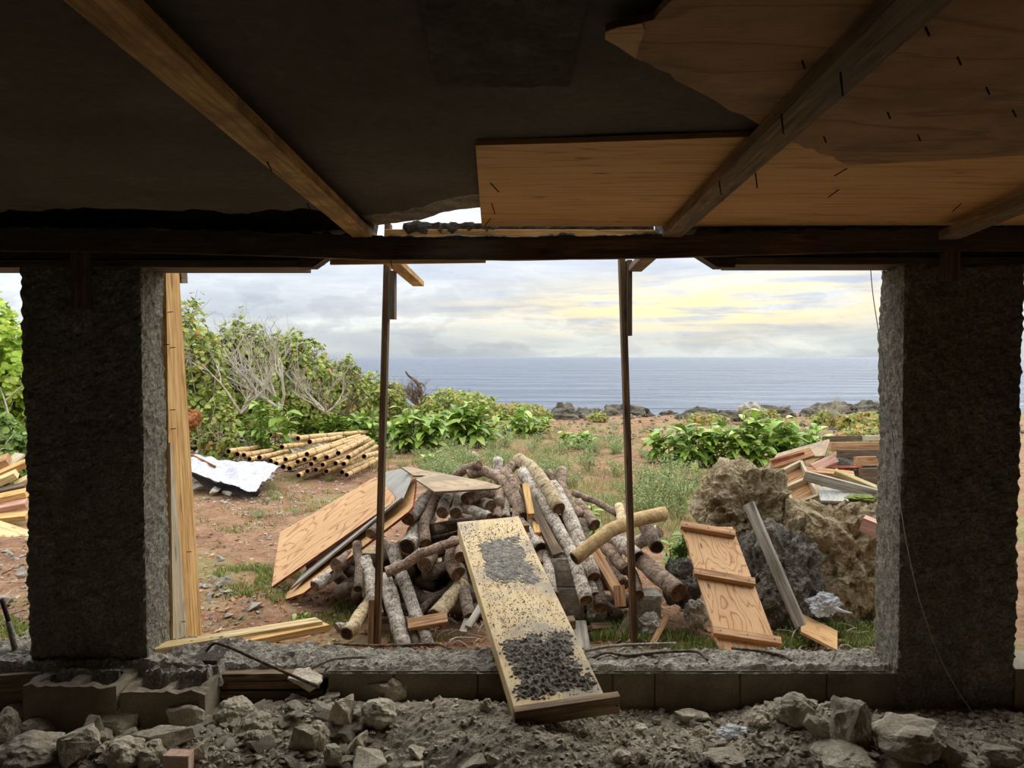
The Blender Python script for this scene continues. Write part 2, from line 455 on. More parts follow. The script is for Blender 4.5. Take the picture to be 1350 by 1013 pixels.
def box_mesh(name, L, w, t, mat, ch=0.002, sag=0.0, seg=1, jag=0.0, seed=0):
    """a length of timber: local X from 0 to L, width in Y, thickness in Z, chamfered long edges"""
    rnd = random.Random(seed + int(L * 1000))
    prof = [(-w/2+ch, -t/2), (w/2-ch, -t/2), (w/2, -t/2+ch), (w/2, t/2-ch), (w/2-ch, t/2), (-w/2+ch, t/2), (-w/2, t/2-ch), (-w/2, -t/2+ch)]
    vs, fs = [], []
    for i in range(seg + 1):
        s = i / seg
        for k, (y, z) in enumerate(prof):
            x = s * L
            if jag and i in (0, seg):
                x += rnd.uniform(-jag, jag)
            vs.append((x, y, z - sag * 4 * s * (1 - s)))
    for i in range(seg):
        for k in range(8):
            a, b = i * 8 + k, i * 8 + (k + 1) % 8
            fs.append((a, b, b + 8, a + 8))
    fs.append(tuple(reversed(range(8))))
    fs.append(tuple(seg * 8 + k for k in range(8)))
    return mesh(name, vs, fs, mat)
def beam(name, p0, p1, w, t, mat, up=ZUP, parent=None, **kw):
    return obj(name, box_mesh(name, (p1 - p0).length, w, t, mat, **kw), frame(p0, p1, up), parent)
def slab_poly(name, pts, nrm, thick, mats, parent=None, xdir=None):
    """flat sheet: outline points on one plane, extruded by thick against nrm"""
    nrm = nrm.normalized()
    X = (xdir if xdir is not None else pts[1] - pts[0])
    X = (X - nrm * X.dot(nrm)).normalized()
    Y = nrm.cross(X)
    Mx = Matrix((X, Y, nrm)).transposed().to_4x4()
    Mx.translation = pts[0]
    inv = Mx.inverted()
    lp = [inv @ p for p in pts]
    area = sum(lp[i].x * lp[(i+1) % len(lp)].y - lp[(i+1) % len(lp)].x * lp[i].y for i in range(len(lp)))
    if area < 0:
        lp.reverse()
    n = len(lp)
    vs = [(p.x, p.y, 0) for p in lp] + [(p.x, p.y, -thick) for p in lp]
    fs = [tuple(range(n)), tuple(reversed(range(n, 2 * n)))]
    for i in range(n):
        j = (i + 1) % n
        fs.append((i, i + n, j + n, j))
    ml = mats if isinstance(mats, (list, tuple)) else [mats]
    mi = None
    if len(ml) > 1:
        mi = [0, 0] + [1] * n
    return obj(name, mesh(name, vs, fs, ml, midx=mi), Mx, parent)
def catmull(pts, n):
    if len(pts) == 2:
        return [pts[0].lerp(pts[1], i / n) for i in range(n + 1)]
    out = []
    q = [pts[0] * 2 - pts[1]] + list(pts) + [pts[-1] * 2 - pts[-2]]
    m = len(pts) - 1
    for i in range(n + 1):
        t = i / n * m
        k = min(int(t), m - 1)
        u = t - k
        a, b, c, d = q[k], q[k+1], q[k+2], q[k+3]
        out.append(0.5 * ((2*b) + (c - a) * u + (2*a - 5*b + 4*c - d) * u*u + (3*b - a - 3*c + d) * u**3))
    return out
def tube_data(path, rad, seg=10, wob=0.0, seed=0.0, cap=True, flatten=None):
    """verts, faces, per-loop uv for a tube along path; rad is a list"""
    vs, fs, uv = [], [], []
    n = len(path)
    prev = None
    ln = 0.0
    lens = []
    for i, p in enumerate(path):
        tgt = (path[min(i+1, n-1)] - path[max(i-1, 0)]).normalized()
        if prev is None:
            a = tgt.cross(ZUP)
            if a.length < 0.05:
                a = tgt.cross(V(1, 0, 0))
            a.normalize()
        else:
            a = (prev - tgt * prev.dot(tgt)).normalized()
        prev = a
        b = tgt.cross(a)
        if i:
            ln += (p - path[i-1]).length
        lens.append(ln)
        for k in range(seg):
            th = 2 * math.pi * k / seg
            r = rad[i]
            if wob:
                r *= 1 + wob * noise.noise(V(math.cos(th) * 1.3 + seed, math.sin(th) * 1.3, ln * 5))
            vs.append(p + a * (math.cos(th) * r) + b * (math.sin(th) * r))
    for i in range(n - 1):
        for k in range(seg):
            k2 = (k + 1) % seg
            fs.append((i*seg+k, i*seg+k2, (i+1)*seg+k2, (i+1)*seg+k))
            u0, u1 = k / seg, (k + 1) / seg
            uv += [u0, lens[i], u1, lens[i], u1, lens[i+1], u0, lens[i+1]]
    if cap:
        fs.append(tuple(reversed(range(seg))))
        uv += sum([[0.5, 0.0] for _ in range(seg)], [])
        fs.append(tuple((n-1)*seg + k for k in range(seg)))
        uv += sum([[0.5, lens[-1]] for _ in range(seg)], [])
    return vs, fs, uv
def tube(name, pts, r, mat, parent=None, n=None, seg=8, r1=None, wob=0.0, seed=0.0):
    path = catmull(pts, n or max(1, (len(pts) - 1) * 6))
    p0 = path[0].copy()
    path = [p - p0 for p in path]
    r1 = r if r1 is None else r1
    m = len(path)
    rad = [r + (r1 - r) * i / (m - 1) for i in range(m)]
    vs, fs, uv = tube_data(path, rad, seg, wob, seed)
    return obj(name, mesh(name, vs, fs, mat, smooth=True, uvs=uv), Matrix.Translation(p0), parent)
def hull_mesh(name, size, mat, seed, npts=14, sub=0, rough=0.0, boxy=0.5):
    rnd = random.Random(seed)
    bm = bmesh.new()
    for i in range(npts):
        v = V(rnd.uniform(-1, 1), rnd.uniform(-1, 1), rnd.uniform(-1, 1))
        m_ = max(abs(v.x), abs(v.y), abs(v.z))
        v = (v / m_) * boxy + v.normalized() * (1 - boxy)
        v = v * rnd.uniform(0.78, 1.0)
        bm.verts.new((v.x * size[0], v.y * size[1], v.z * size[2]))
    r = bmesh.ops.convex_hull(bm, input=bm.verts[:])
    junk = list({e for e in r['geom_interior'] + r['geom_unused'] if isinstance(e, bmesh.types.BMVert)})
    if junk:
        bmesh.ops.delete(bm, geom=junk, context='VERTS')
    if sub:
        bmesh.ops.bevel(bm, geom=bm.edges[:], offset=min(size) * 0.10, segments=1, profile=0.6, affect='EDGES', clamp_overlap=True)
        bmesh.ops.triangulate(bm, faces=bm.faces[:])
        for _ in range(sub):
            bmesh.ops.subdivide_edges(bm, edges=bm.edges[:], cuts=1, use_grid_fill=True)
        k = 1.0 / max(size)
        for v in bm.verts:
            q = v.co * (3.0 * k) + V(seed * 3.1, seed, 0)
            d = noise.fractal(q, 0.8, 2.2, 5)
            v.co += v.co.normalized() * d * rough * min(size)
    bmesh.ops.recalc_face_normals(bm, faces=bm.faces[:])
    me = bpy.data.meshes.new(name)
    bm.to_mesh(me)
    bm.free()
    me.materials.append(M[mat])
    return me
def ico_rock(name, size, mat, seed, sub=4, amp=0.35, freq=1.6, ridged=True, fine=0.06, smooth=False, boxy=0.0):
    bm = bmesh.new()
    bmesh.ops.create_icosphere(bm, subdivisions=sub, radius=1.0)
    for v in bm.verts:
        n = v.co.normalized()
        q = n * freq + V(seed * 7.3, seed * 1.9, seed)
        d = noise.fractal(q, 0.9, 2.1, 4) * amp
        if ridged:
            d += (noise.ridged_multi_fractal(n * freq * 1.9 + V(seed, 0, 3), 1.0, 2.1, 4, 1.0, 2.0) - 1.2) * fine * 0.6
            q2 = n * freq * 3.4 + V(0, seed, 9)
            q2 += V(noise.noise(n * 5), noise.noise(n * 5 + V(4, 0, 0)), noise.noise(n * 5 + V(0, 7, 0))) * 0.5
            d -= max(0.0, 0.42 - noise.voronoi(q2)[0][0]) * fine * 2.6
            if sub > 4:
                d -= max(0.0, 0.36 - noise.voronoi(q2 * 2.7)[0][0]) * fine * 1.1
        c = n * (1 + d)
        if boxy:
            m_ = max(abs(n.x), abs(n.y), abs(n.z))
            c = c * (1 - boxy + boxy * 0.82 / m_)
            if c.z < -0.2:
                c = V(c.x * (1 + 0.35 * (c.z + 0.2)), c.y * (1 + 0.35 * (c.z + 0.2)), c.z)
        v.co = V(c.x * size[0], c.y * size[1], c.z * size[2])
    me = bpy.data.meshes.new(name)
    bm.to_mesh(me)
    bm.free()
    me.materials.append(M[mat])
    if smooth:
        me.shade_smooth()
    return me
def rough_box(name, x0, x1, y0, y1, z0, z1, res, mat, amp=0.006, freq=18, seed=0.0, chip=0.0):
    """box with a rough, uneven rendered surface and ragged corners"""
    nx, ny, nz = (max(1, round((b - a) / res)) for a, b in ((x0, x1), (y0, y1), (z0, z1)))
    vid, vs, fs = {}, [], []
    def vert(i, j, k):
        key = (i, j, k)
        if key not in vid:
            p = V(x0 + (x1 - x0) * i / nx, y0 + (y1 - y0) * j / ny, z0 + (z1 - z0) * k / nz)
            n = V((i == nx) - (i == 0), (j == ny) - (j == 0), (k == nz) - (k == 0))
            if n.length > 0:
                n.normalize()
            d = noise.fractal(p * freq + V(seed, 0, 0), 0.8, 2.0, 4) * amp
            d += noise.noise(p * 3 + V(0, seed, 0)) * amp * 1.5
            if chip:
                d -= max(0, noise.noise(p * 7 + V(3, 0, seed)) - 0.25) * chip
            edge = (i in (0, nx)) + (j in (0, ny)) + (k in (0, nz))
            if edge >= 2:
                d -= abs(noise.noise(p * 40)) * amp * 1.5
            vid[key] = len(vs)
            vs.append(p + n * d)
        return vid[key]
    for i in range(nx):
        for j in range(ny):
            fs.append((vert(i, j, 0), vert(i, j+1, 0), vert(i+1, j+1, 0), vert(i+1, j, 0)))
            fs.append((vert(i, j, nz), vert(i+1, j, nz), vert(i+1, j+1, nz), vert(i, j+1, nz)))
    for i in range(nx):
        for k in range(nz):
            fs.append((vert(i, 0, k), vert(i+1, 0, k), vert(i+1, 0, k+1), vert(i, 0, k+1)))
            fs.append((vert(i, ny, k), vert(i, ny, k+1), vert(i+1, ny, k+1), vert(i+1, ny, k)))
    for j in range(ny):
        for k in range(nz):
            fs.append((vert(0, j, k), vert(0, j, k+1), vert(0, j+1, k+1), vert(0, j+1, k)))
            fs.append((vert(nx, j, k), vert(nx, j+1, k), vert(nx, j+1, k+1), vert(nx, j, k+1)))
    return mesh(name, vs, fs, mat, smooth=False)
def nail(parent, p, d, L=0.05, r=0.0022):
    return tube('nail', [p, p + d.normalized() * L], r, 'nail', parent, n=1, seg=5)
# ================================================================== ground, sea
def smooth(a, b, x):
    t = min(1.0, max(0.0, (x - a) / (b - a)))
    return t * t * (3 - 2 * t)
def edge_d(x):
    return 24.6 + 1.6 * noise.noise(V(x * 0.25, 3.3, 0)) + 9 * smooth(-2.5, -7, x) + 1.2 * smooth(6, 14, x)
def gz(x, y):
    z = 0.05 * noise.noise(V(x * 0.5, y * 0.5, 1)) + 0.02 * noise.noise(V(x * 2.1, y * 2.1, 5))
    z -= 0.03
    left = smooth(-0.6, -1.2, x)
    z += left * 0.34 * smooth(4.9, 4.1, y) + (1 - left) * 0.10 * smooth(4.3, 3.9, y)
    z += 0.55 * smooth(12, 22, y) * smooth(-4, -9, x)
    e = edge_d(x)
    z += 0.10 * smooth(e - 3.0, e - 0.6, y) * (0.5 + noise.noise(V(x * 1.3, y * 1.3, 8)))
    z -= 7.0 * smooth(e, e + 2.2, y)
    return z
def build_ground():
    rows, d = [], 3.80
    while d < 38:
        rows.append(d)
        d += max(0.035, d * 0.011)
    nc = 200
    vs, fs = [], []
    for y in rows:
        w = y * 1.05 + 3
        for i in range(nc + 1):
            x = (i / nc * 2 - 1) * w
            z = gz(x, y) + 0.012 * noise.fractal(V(x * 7, y * 7, 2), 0.8, 2.1, 3)
            vs.append((x, y, z))
    for j in range(len(rows) - 1):
        for i in range(nc):
            a = j * (nc + 1) + i
            fs.append((a, a + 1, a + nc + 2, a + nc + 1))
    o = obj('ground', mesh('ground', vs, fs, 'red_dirt', smooth=True))
    tag(o, 'reddish brown dirt yard between the shell building and the sea', kind='structure')
    S_ = 16000
    sv = [(-S_, 18, -4.2), (S_, 18, -4.2), (S_, 30000, -4.2), (-S_, 30000, -4.2)]
    o = obj('sea', mesh('sea', sv, [(0, 1, 2, 3)], 'sea_water'))
    tag(o, 'grey blue rippled sea reaching to the horizon', kind='structure')
build_ground()

# ================================================================== the concrete shell
ZC = H + 0.622
D0, D1 = 3.60, 3.84
def yedge(x):
    pts = [(-7, 3.34), (-0.75, 3.36), (-0.655, 3.49), (-0.55, 3.42), (-0.43, 3.32), (-0.286, 3.14), (-0.13, 3.01), (0.2, 3.0), (0.6, 3.2), (0.8, 3.34), (7, 3.34)]
    for (a, ya), (b, yb) in zip(pts, pts[1:]):
        if a <= x <= b:
            y = ya + (yb - ya) * (x - a) / (b - a)
            break
    amp = 0.09 if (x < -0.7 or x > 0.8) else 0.018
    return y + amp * noise.fractal(V(x * 4.0, 1.7, 0), 0.8, 2.1, 4)
def build_ceiling():
    xs = []
    x = -6.6
    while x < 6.6:
        xs.append(x)
        x += 0.025 if -2.6 < x < 2.6 else 0.4
    xs.append(6.6)
    ts = [0, 0.3, 0.6, 0.8, 0.9, 0.94, 0.97, 0.985, 1.0]
    vs, fs = [], []
    for x in xs:
        e = yedge(x)
        for t in ts:
            y = -3.6 + (e + 3.6) * t
            z = ZC + 0.006 * noise.noise(V(x * 2, y * 2, 0))
            if t > 0.9:
                z += 0.012 * noise.noise(V(x * 14, y * 14, 4)) + (0.012 if t == 1.0 else 0)
            vs.append((x, y, z))
        lip = 0.26 + 0.03 * noise.noise(V(x * 9, 0, 0)) if -0.7 < x < 0.75 else 0.05
        vs.append((x, e + lip, ZC + (0.014 if -0.7 < x < 0.75 else 0.05) + 0.008 * noise.noise(V(x * 20, 2, 0))))
        vs.append((x, e + lip, ZC + 0.15))
        vs.append((x, -3.6, ZC + 0.15))
    m = len(ts) + 3
    for i in range(len(xs) - 1):
        for k in range(m - 1):
            a = i * m + k
            fs.append((a, a + 1, a + 1 + m, a + m))
    mi = []
    for i in range(len(xs) - 1):
        for k in range(m - 1):
            mi.append(1 if (k >= len(ts) - 1 and k <= len(ts) and -0.72 < xs[i] < 0.75) else 0)  # broken lip made paler, so light caught there is put into its colour
    me = mesh('ceiling', vs, fs, ['concrete_slab', 'mortar'], smooth=True, midx=mi)
    for f_ in me.polygons:
        if f_.material_index == 1:
            f_.use_smooth = False
    o = obj('ceiling', me)
    tag(o, 'dark bare concrete slab ceiling with a broken front edge', kind='structure')
    # rough layer left in place above the wall head, either side of the gap
    for x0, x1 in ((-6.6, -0.67), (0.80, 6.6)):
        obj('slab_edge', rough_box('slab_edge', x0, x1, 2.7, 3.86, ZC + 0.10, ZC + 0.28, 0.10, 'concrete_rough', 0.02, 6), None, o)
    pa = rough_box('plaster_patch', -0.165, 0.13, 0.9, 1.76, ZC - 0.012, ZC + 0.02, 0.03, 'concrete_rough', 0.004, 20)
    obj('plaster_patch', pa, None, o)
build_ceiling()

def plain_box(name, x0, x1, y0, y1, z0, z1, mat, parent=None):
    vs = [(x, y, z) for z in (z0, z1) for y in (y0, y1) for x in (x0, x1)]
    fs = [(0, 2, 3, 1), (4, 5, 7, 6), (0, 1, 5, 4), (2, 6, 7, 3), (0, 4, 6, 2), (1, 3, 7, 5)]
    return obj(name, mesh(name, vs, fs, mat), None, parent)
w_ = plain_box('wall_left', -6.8, -6.6, -3.8, D1, -0.2, ZC + 0.3, 'concrete_rough'); tag(w_, 'dark concrete side wall beyond the left opening', kind='structure')
w_ = plain_box('wall_right', 6.6, 6.8, -3.8, D1, -0.2, ZC + 0.3, 'concrete_rough'); tag(w_, 'dark concrete side wall beyond the right opening', kind='structure')
w_ = plain_box('wall_back', -6.6, 6.6, -3.8, -3.6, -0.2, ZC + 0.3, 'concrete_rough'); tag(w_, 'dark concrete wall behind the viewer', kind='structure')
w_ = plain_box('wall_upper', -6.6, 6.6, 2.45, 2.65, ZC + 0.15, 5.3, 'concrete_rough'); tag(w_, 'bare concrete wall of the storey above the slab', kind='structure')
wf = obj('wall_front', rough_box('wall_front', -6.6, -0.93, D0, D1, 2.335, ZC + 0.14, 0.05, 'concrete_rough', 0.008, 12))
tag(wf, 'rough concrete wall head above the openings', kind='structure')
obj('wall_head', rough_box('wall_head', -0.93, -0.665, D0, D1, 2.47, ZC + 0.14, 0.03, 'concrete_rough', 0.010, 12), None, wf)
obj('wall_head', rough_box('wall_head', 0.97, 6.6, D0, D1, 2.345, ZC + 0.14, 0.05, 'concrete_rough', 0.008, 12), None, wf)
obj('wall_head', rough_box('wall_head', 0.70, 0.97, D0, D1, 2.47, ZC + 0.14, 0.03, 'concrete_rough', 0.010, 12), None, wf)
plain_box('wall_pier', -6.6, -4.3, D0, D1, -0.2, 2.35, 'concrete_rough', wf)
plain_box('wall_pier', 4.3, 6.6, D0, D1, -0.2, 2.35, 'concrete_rough', wf)
# plank soffits left under the wall head
beam('soffit_board', V(-2.9, 3.72, 2.315), V(-1.00, 3.72, 2.315), 0.25, 0.035, 'form_wood', parent=wf)
beam('soffit_board', V(-4.3, 3.72, 2.315), V(-2.92, 3.72, 2.315), 0.25, 0.035, 'form_wood', parent=wf)
beam('soffit_board', V(1.04, 3.72, 2.328), V(4.3, 3.72, 2.328), 0.25, 0.035, 'form_wood', parent=wf)
# bevelled strut ends beneath the two broken ends of the wall head
def strut_end(x0, x1, flip):
    a, b = (x0, x1) if not flip else (x1, x0)
    pts = [V(a, 3.60, 2.298), V(a + (b - a) * 0.45, 3.60, 2.298), V(b, 3.60, 2.36), V(b, 3.60, 2.42), V(a, 3.60, 2.42)]
    return slab_poly('strut_end', pts, V(0, -1, 0), 0.09, 'form_wood', wf)
strut_end(-1.00, -0.84, False)
strut_end(0.86, 1.04, True)

def column(x0, x1, z0, label, seed):
    o = obj('concrete_column', rough_box('concrete_column', x0, x1, D0, D1, z0, 2.31, 0.0125, 'stucco', 0.009, 30, seed, 0.012))
    return tag(o, label, 'column')
cl = column(-2.29, -1.73, 0.44, 'rough grey concrete column standing left of the opening, above hollow blocks', 1.0)
cr_ = column(1.83, 2.39, 0.12, 'rough grey concrete column right of the opening, crossed by a thin cord', 2.0)

# ------------------------------------------------------------------ the sill
sill = obj('block_sill', rough_box('block_sill', -0.875, 1.84, D0 + 0.012, D1 - 0.004, -0.15, 0.385, 0.05, 'block', 0.002, 20))
tag(sill, 'low concrete block sill crusted with mortar under the wide opening', 'sill')
bx = [(-0.875, -0.565), (-0.56, -0.165), (-0.16, 0.235), (0.24, 0.475), (0.48, 0.675), (0.68, 1.08), (1.085, 1.49), (1.495, 1.78)]
for i, (a, b) in enumerate(bx):
    obj('block', rough_box('block', a + 0.003, b - 0.003, D0, D0 + 0.10, 0.195 + 0.004 * (i % 2), 0.392, 0.04, 'block', 0.0025, 24, i * 1.7, 0.004), None, sill)
def crust(name, x0, x1, y0, y1, zf, res, mat, parent, amp=0.02, skirt=0.03, seed=0.0, smooth_=False):
    """lumpy layer of mortar: zf(x,y) base height"""
    nx, ny = max(2, round((x1 - x0) / res)), max(2, round((y1 - y0) / res))
    vs, fs = [], []
    for j in range(ny + 1):
        for i in range(nx + 1):
            x = x0 + (x1 - x0) * i / nx
            y = y0 + (y1 - y0) * j / ny
            if j in (0, ny):
                y += 0.008 * noise.noise(V(x * 16, seed, j))
            z = zf(x, y)
            n1 = noise.fractal(V(x * 9 + seed, y * 9, 0), 0.8, 2.0, 3)
            n2 = noise.fractal(V(x * 34 + seed, y * 34, 3), 0.7, 2.2, 4)
            z += amp * (0.5 + 0.55 * n1 + 0.55 * n2)
            e = min(1.0, min(i, nx - i, j, ny - j) / 2.0)
            z = z * e + (zf(x, y) - skirt) * (1 - e) if e < 1 else z
            vs.append((x, y, z))
    for j in range(ny):
        for i in range(nx):
            a = j * (nx + 1) + i
            fs.append((a, a + 1, a + nx + 2, a + nx + 1))
    return obj(name, mesh(name, vs, fs, mat, smooth=smooth_), None, parent)
crust('mortar_bed', -0.885, 1.83, D0 - 0.006, D1 + 0.02, lambda x, y: 0.392, 0.0125, 'mortar', sill, 0.026, 0.012)
ls = obj('broken_sill', rough_box('broken_sill', -4.3, -1.40, D0 + 0.01, D1 + 0.03, -0.15, 0.44, 0.06, 'concrete_rough', 0.01, 10, 4.0))
tag(ls, 'broken concrete sill under the left column with gritty mortar on top', 'sill')
crust('mortar_bed', -2.85, -1.36, D0 - 0.05, D1 + 0.06, lambda x, y: 0.43 - 0.03 * smooth(-1.6, -1.36, x), 0.0125, 'mortar', ls, 0.03, 0.06, 3.0)
rs = plain_box('side_sill', 2.39, 4.3, D0, D1, -0.15, 0.40, 'block'); tag(rs, 'low concrete block sill beyond the right column', 'sill')
ms = obj('mortar_ledge', rough_box('mortar_ledge', -1.40, -0.86, D0 + 0.13, D1 + 0.02, -0.15, 0.36, 0.04, 'concrete_rough', 0.008, 10, 6.0))
tag(ms, 'gritty mortar ledge between the left column and the block sill', 'ledge')
crust('mortar_bed', -1.56, -0.85, D0 + 0.03, D1 + 0.08, lambda x, y: 0.378 + 0.015 * smooth(3.7, 3.8, y) + 0.035 * smooth(-1.22, -1.48, x), 0.0125, 'mortar', ms, 0.03, 0.03, 5.0)
for i, (z, x0, x1, yy) in enumerate(((0.245, -1.38, -0.98, 3.66), (0.283, -1.40, -0.90, 3.65), (0.325, -1.37, -0.95, 3.655), (0.360, -1.40, -0.90, 3.66))):
    o = beam('packing_plank', V(x0, yy, z), V(x1, yy, z + 0.004 * (i - 1)), 0.14, 0.034, 'wood_brown', jag=0.012, seed=i)
    tag(o, ['lowest dark packing plank in the stack below the mortar ledge', 'second dark packing plank from the bottom below the mortar ledge', 'third dark packing plank from the bottom below the mortar ledge', 'topmost dark packing plank directly under the mortar ledge'][i], 'plank')

# ================================================================== formwork timber overhead
HJ = H + 0.55
jl = beam('ceiling_joist', V(-0.632, 0.15, HJ + 0.019), V(-0.728, 6.0, HJ + 0.019), 0.089, 0.038, 'pine_joist')
tag(jl, 'pale yellow two by four joist running overhead on the left, tip outside', 'joist')
jr = beam('ceiling_joist', V(0.595, 0.15, HJ + 0.019), V(0.792, 4.98, HJ + 0.019), 0.089, 0.038, 'pine_dirty')
tag(jr, 'weathered two by four joist under the plywood, ending at the right prop', 'joist')
jt = beam('ceiling_joist', V(1.50, 0.9, HJ + 0.012), V(1.955, 3.46, HJ - 0.004), 0.089, 0.038, 'pine_dirty')
tag(jt, 'short dirty joist at the far right edge under the plywood', 'joist')
DN = V(0, 0, -1)
for x, y in ((352, 213), (405, 268)):
    nail(jl, onz(x, y, HJ), V(0.4, 0.3, -1), 0.03)
for x, y in ((1108, 95), (996, 228), (948, 238), (1030, 150)):
    nail(jr, onz(x, y, HJ), V(0.2, 0.2, -1), 0.045)
# plywood sheets still nailed under the slab
ZP = HJ + 0.053
pl_pts = [onz(x, y, ZP) for x, y in ((635, 298.5), (627, 192), (760, 188.5), (985, 180.5), (1200, 172), (1420, 166), (1470, 299))]
lower_ply = slab_poly('plywood_sheet', pl_pts, DN, 0.016, 'ply_ceiling', xdir=V(1, 0, 0))
tag(lower_ply, 'warm honey plywood sheet under the slab beside the beam, straight left edge', 'plywood')
for x, y, dx in ((646, 241, 0.6), (648, 268, 0.2), (647, 288, -0.5), (1117, 222, -1), (1106, 250, -0.8), (1268, 268, -0.6)):
    nail(lower_ply, onz(x, y, ZP), V(dx, 0.2, -0.6), 0.045)
ZQ = HJ + 0.0385
up_px = [(930, -160), (905, -60), (886, 0), (872, 14), (862, 26), (846, 30), (812, 36), (798, 42), (797, 52), (815, 62), (838, 78), (852, 82), (868, 92), (884, 97), (890, 106), (915, 118), (940, 131), (962, 146), (980, 152), (1004, 166), (1040, 184), (1052, 190), (1062, 196), (1072, 196), (1080, 203), (1098, 206), (1102, 211), (1118, 218), (1240, 212), (1350, 205), (1500, 199), (1900, 120), (1900, -160)]
upper_ply = slab_poly('plywood_sheet', [onz(x, y, ZQ) for x, y in up_px], DN, 0.014, 'ply_old', xdir=V(1, 0, 0))
tag(upper_ply, 'stained brown plywood sheet overhead with a ragged torn left point', 'plywood')
for x, y in ((1057, 80), (1220, 36), (1262, 75), (1170, 148), (1086, 180), (1335, 145), (1210, 178), (1300, 115)):
    nail(upper_ply, onz(x, y, ZQ), V(0.2, -0.4, -1), 0.02)
tn = slab_poly('torn_ply_layer', [onz(x, y, ZQ - 0.004) for x, y in ((850, 40), (846, 31), (812, 37), (798, 43), (798, 52), (816, 62), (838, 77))], DN, 0.003, 'ply_warm', upper_ply, xdir=V(1, 0, 0))
# the long beam across the head of the opening
def sag_beam():
    pts = [(-120, 330), (0, 330.5), (205, 333), (350, 337), (493, 342.3), (675, 342.6), (860, 340), (1000, 336), (1160, 331.5), (1350, 330), (1470, 329)]
    y0, y1, hgt = 3.552, 3.592, 0.100
    vs, fs = [], []
    xs = [p[0] for p in pts]
    n = 60
    for i in range(n + 1):
        px = -120 + 1590 * i / n
        for (a, ya), (b, yb) in zip(pts, pts[1:]):
            if a <= px <= b:
                py = ya + (yb - ya) * (px - a) / (b - a)
                break
        q = P(px, py, y0)
        for y, z in ((y0, q.z), (y1, q.z), (y1, q.z + hgt), (y0, q.z + hgt)):
            vs.append((q.x, y, z + 0.0025 * noise.noise(V(q.x * 9, y * 30, z * 30))))
    for i in range(n):
        for k in range(4):
            a, b = i * 4 + k, i * 4 + (k + 1) % 4
            fs.append((a, b, b + 4, a + 4))
    fs += [(3, 2, 1, 0), tuple(n * 4 + k for k in range(4))]
    o = obj('lintel_beam', mesh('lintel_beam', vs, fs, 'form_wood'))
    tag(o, 'long dark sagging timber beam across the head of the opening', 'beam')
    # dried mortar spilt along its top edge
    prof = []
    for x0, x1, amp, sd in ((-2.4, -0.72, 0.045, 1.0), (-0.66, 0.72, 0.03, 2.0), (0.80, 2.4, 0.05, 3.0)):
        n_ = int((x1 - x0) / 0.012)
        v2, f2 = [], []
        for i in range(n_ + 1):
            x = x0 + (x1 - x0) * i / n_
            px = 675 + x / 3.552 * F
            py = 336
            for (a, ya), (b, yb) in zip(pts, pts[1:]):
                if a <= px <= b:
                    py = ya + (yb - ya) * (px - a) / (b - a)
                    break
            z = P(px, py, y0).z + hgt
            h = max(0.003, amp * (0.35 + 0.9 * noise.fractal(V(x * 7, sd, 0), 0.8, 2.1, 4)))
            dr = max(0.002, 0.02 * (noise.fractal(V(x * 13, sd, 7), 0.8, 2.1, 3)))
            jt_ = 0.004 * noise.noise(V(x * 60, 0, sd))
            for yy, zz in ((y0 - 0.004, z - dr), (y0 - 0.007 + jt_, z + h * 0.4), (y0 + 0.008, z + h), (y1 - 0.005, z + h * 0.9), (y1 + 0.006, z - 0.005)):
                v2.append((x, yy, zz))
        for i in range(n_):
            for k in range(4):
                a = i * 5 + k
                f2.append((a, a + 5, a + 6, a + 1))
        obj('mortar_spill', mesh('mortar_spill', v2, f2, 'concrete_rough'), None, o)
    return o
lb = sag_beam()
# board behind the beam, bridging the gap, with a crust of concrete on its top
rb = beam('form_board', V(-0.62, 3.80, 2.455), V(0.74, 3.80, 2.452), 0.038, 0.10, 'pine')
tag(rb, 'tan form board just behind the long beam, across the broken gap', 'board')
obj('mortar_crust', rough_box('mortar_crust', -0.53, 0.70, 3.785, 3.86, 2.488, 2.535, 0.012, 'concrete_rough', 0.012, 22, 2.0), None, rb)
sb = beam('form_board', V(-0.90, 3.83, 2.352), V(-0.13, 3.83, 2.362), 0.022, 0.03, 'pine')
tag(sb, 'narrow pale board edge showing below the long beam, left of centre', 'board')
nail(lb, P(515, 343, 3.57), V(0.2, 0, -1), 0.03)

# blocks fixed to the columns below the beam
def hang_block(x0, x1, y0, y1, label, mat, stain=None):
    a, b = P((x0 + x1) / 2, y1, 3.585), P((x0 + x1) / 2, y0, 3.585)
    w = (x1 - x0) / F * 3.585
    o = beam('hanging_block', V(a.x, 3.585, a.z), V(a.x, 3.585, b.z), w, 0.036, mat, up=V(0, -1, 0))
    tag(o, label, 'block')
    return o
hb = hang_block(97, 120, 331, 408, 'narrow upright wood block below the beam on the left column', 'pine_dirty')
for k in range(5):
    nail(hb, V(WM[hb.name].translation.x + 0.006 * ((-1) ** k), 3.568, WM[hb.name].translation.z + 0.05 + k * 0.045), V(0, -1, 0), 0.004, 0.004)
pm = P(109, 424, 3.59)
pale = obj('mortar_patch', rough_box('mortar_patch', pm.x - 0.042, pm.x + 0.04, 3.588, 3.61, pm.z - 0.05, pm.z + 0.055, 0.012, 'mortar', 0.004, 30, 3.0), None, cl)
hang_block(1240, 1263, 331, 371, 'short upright wood block below the beam on the right column', 'pine_dirty')

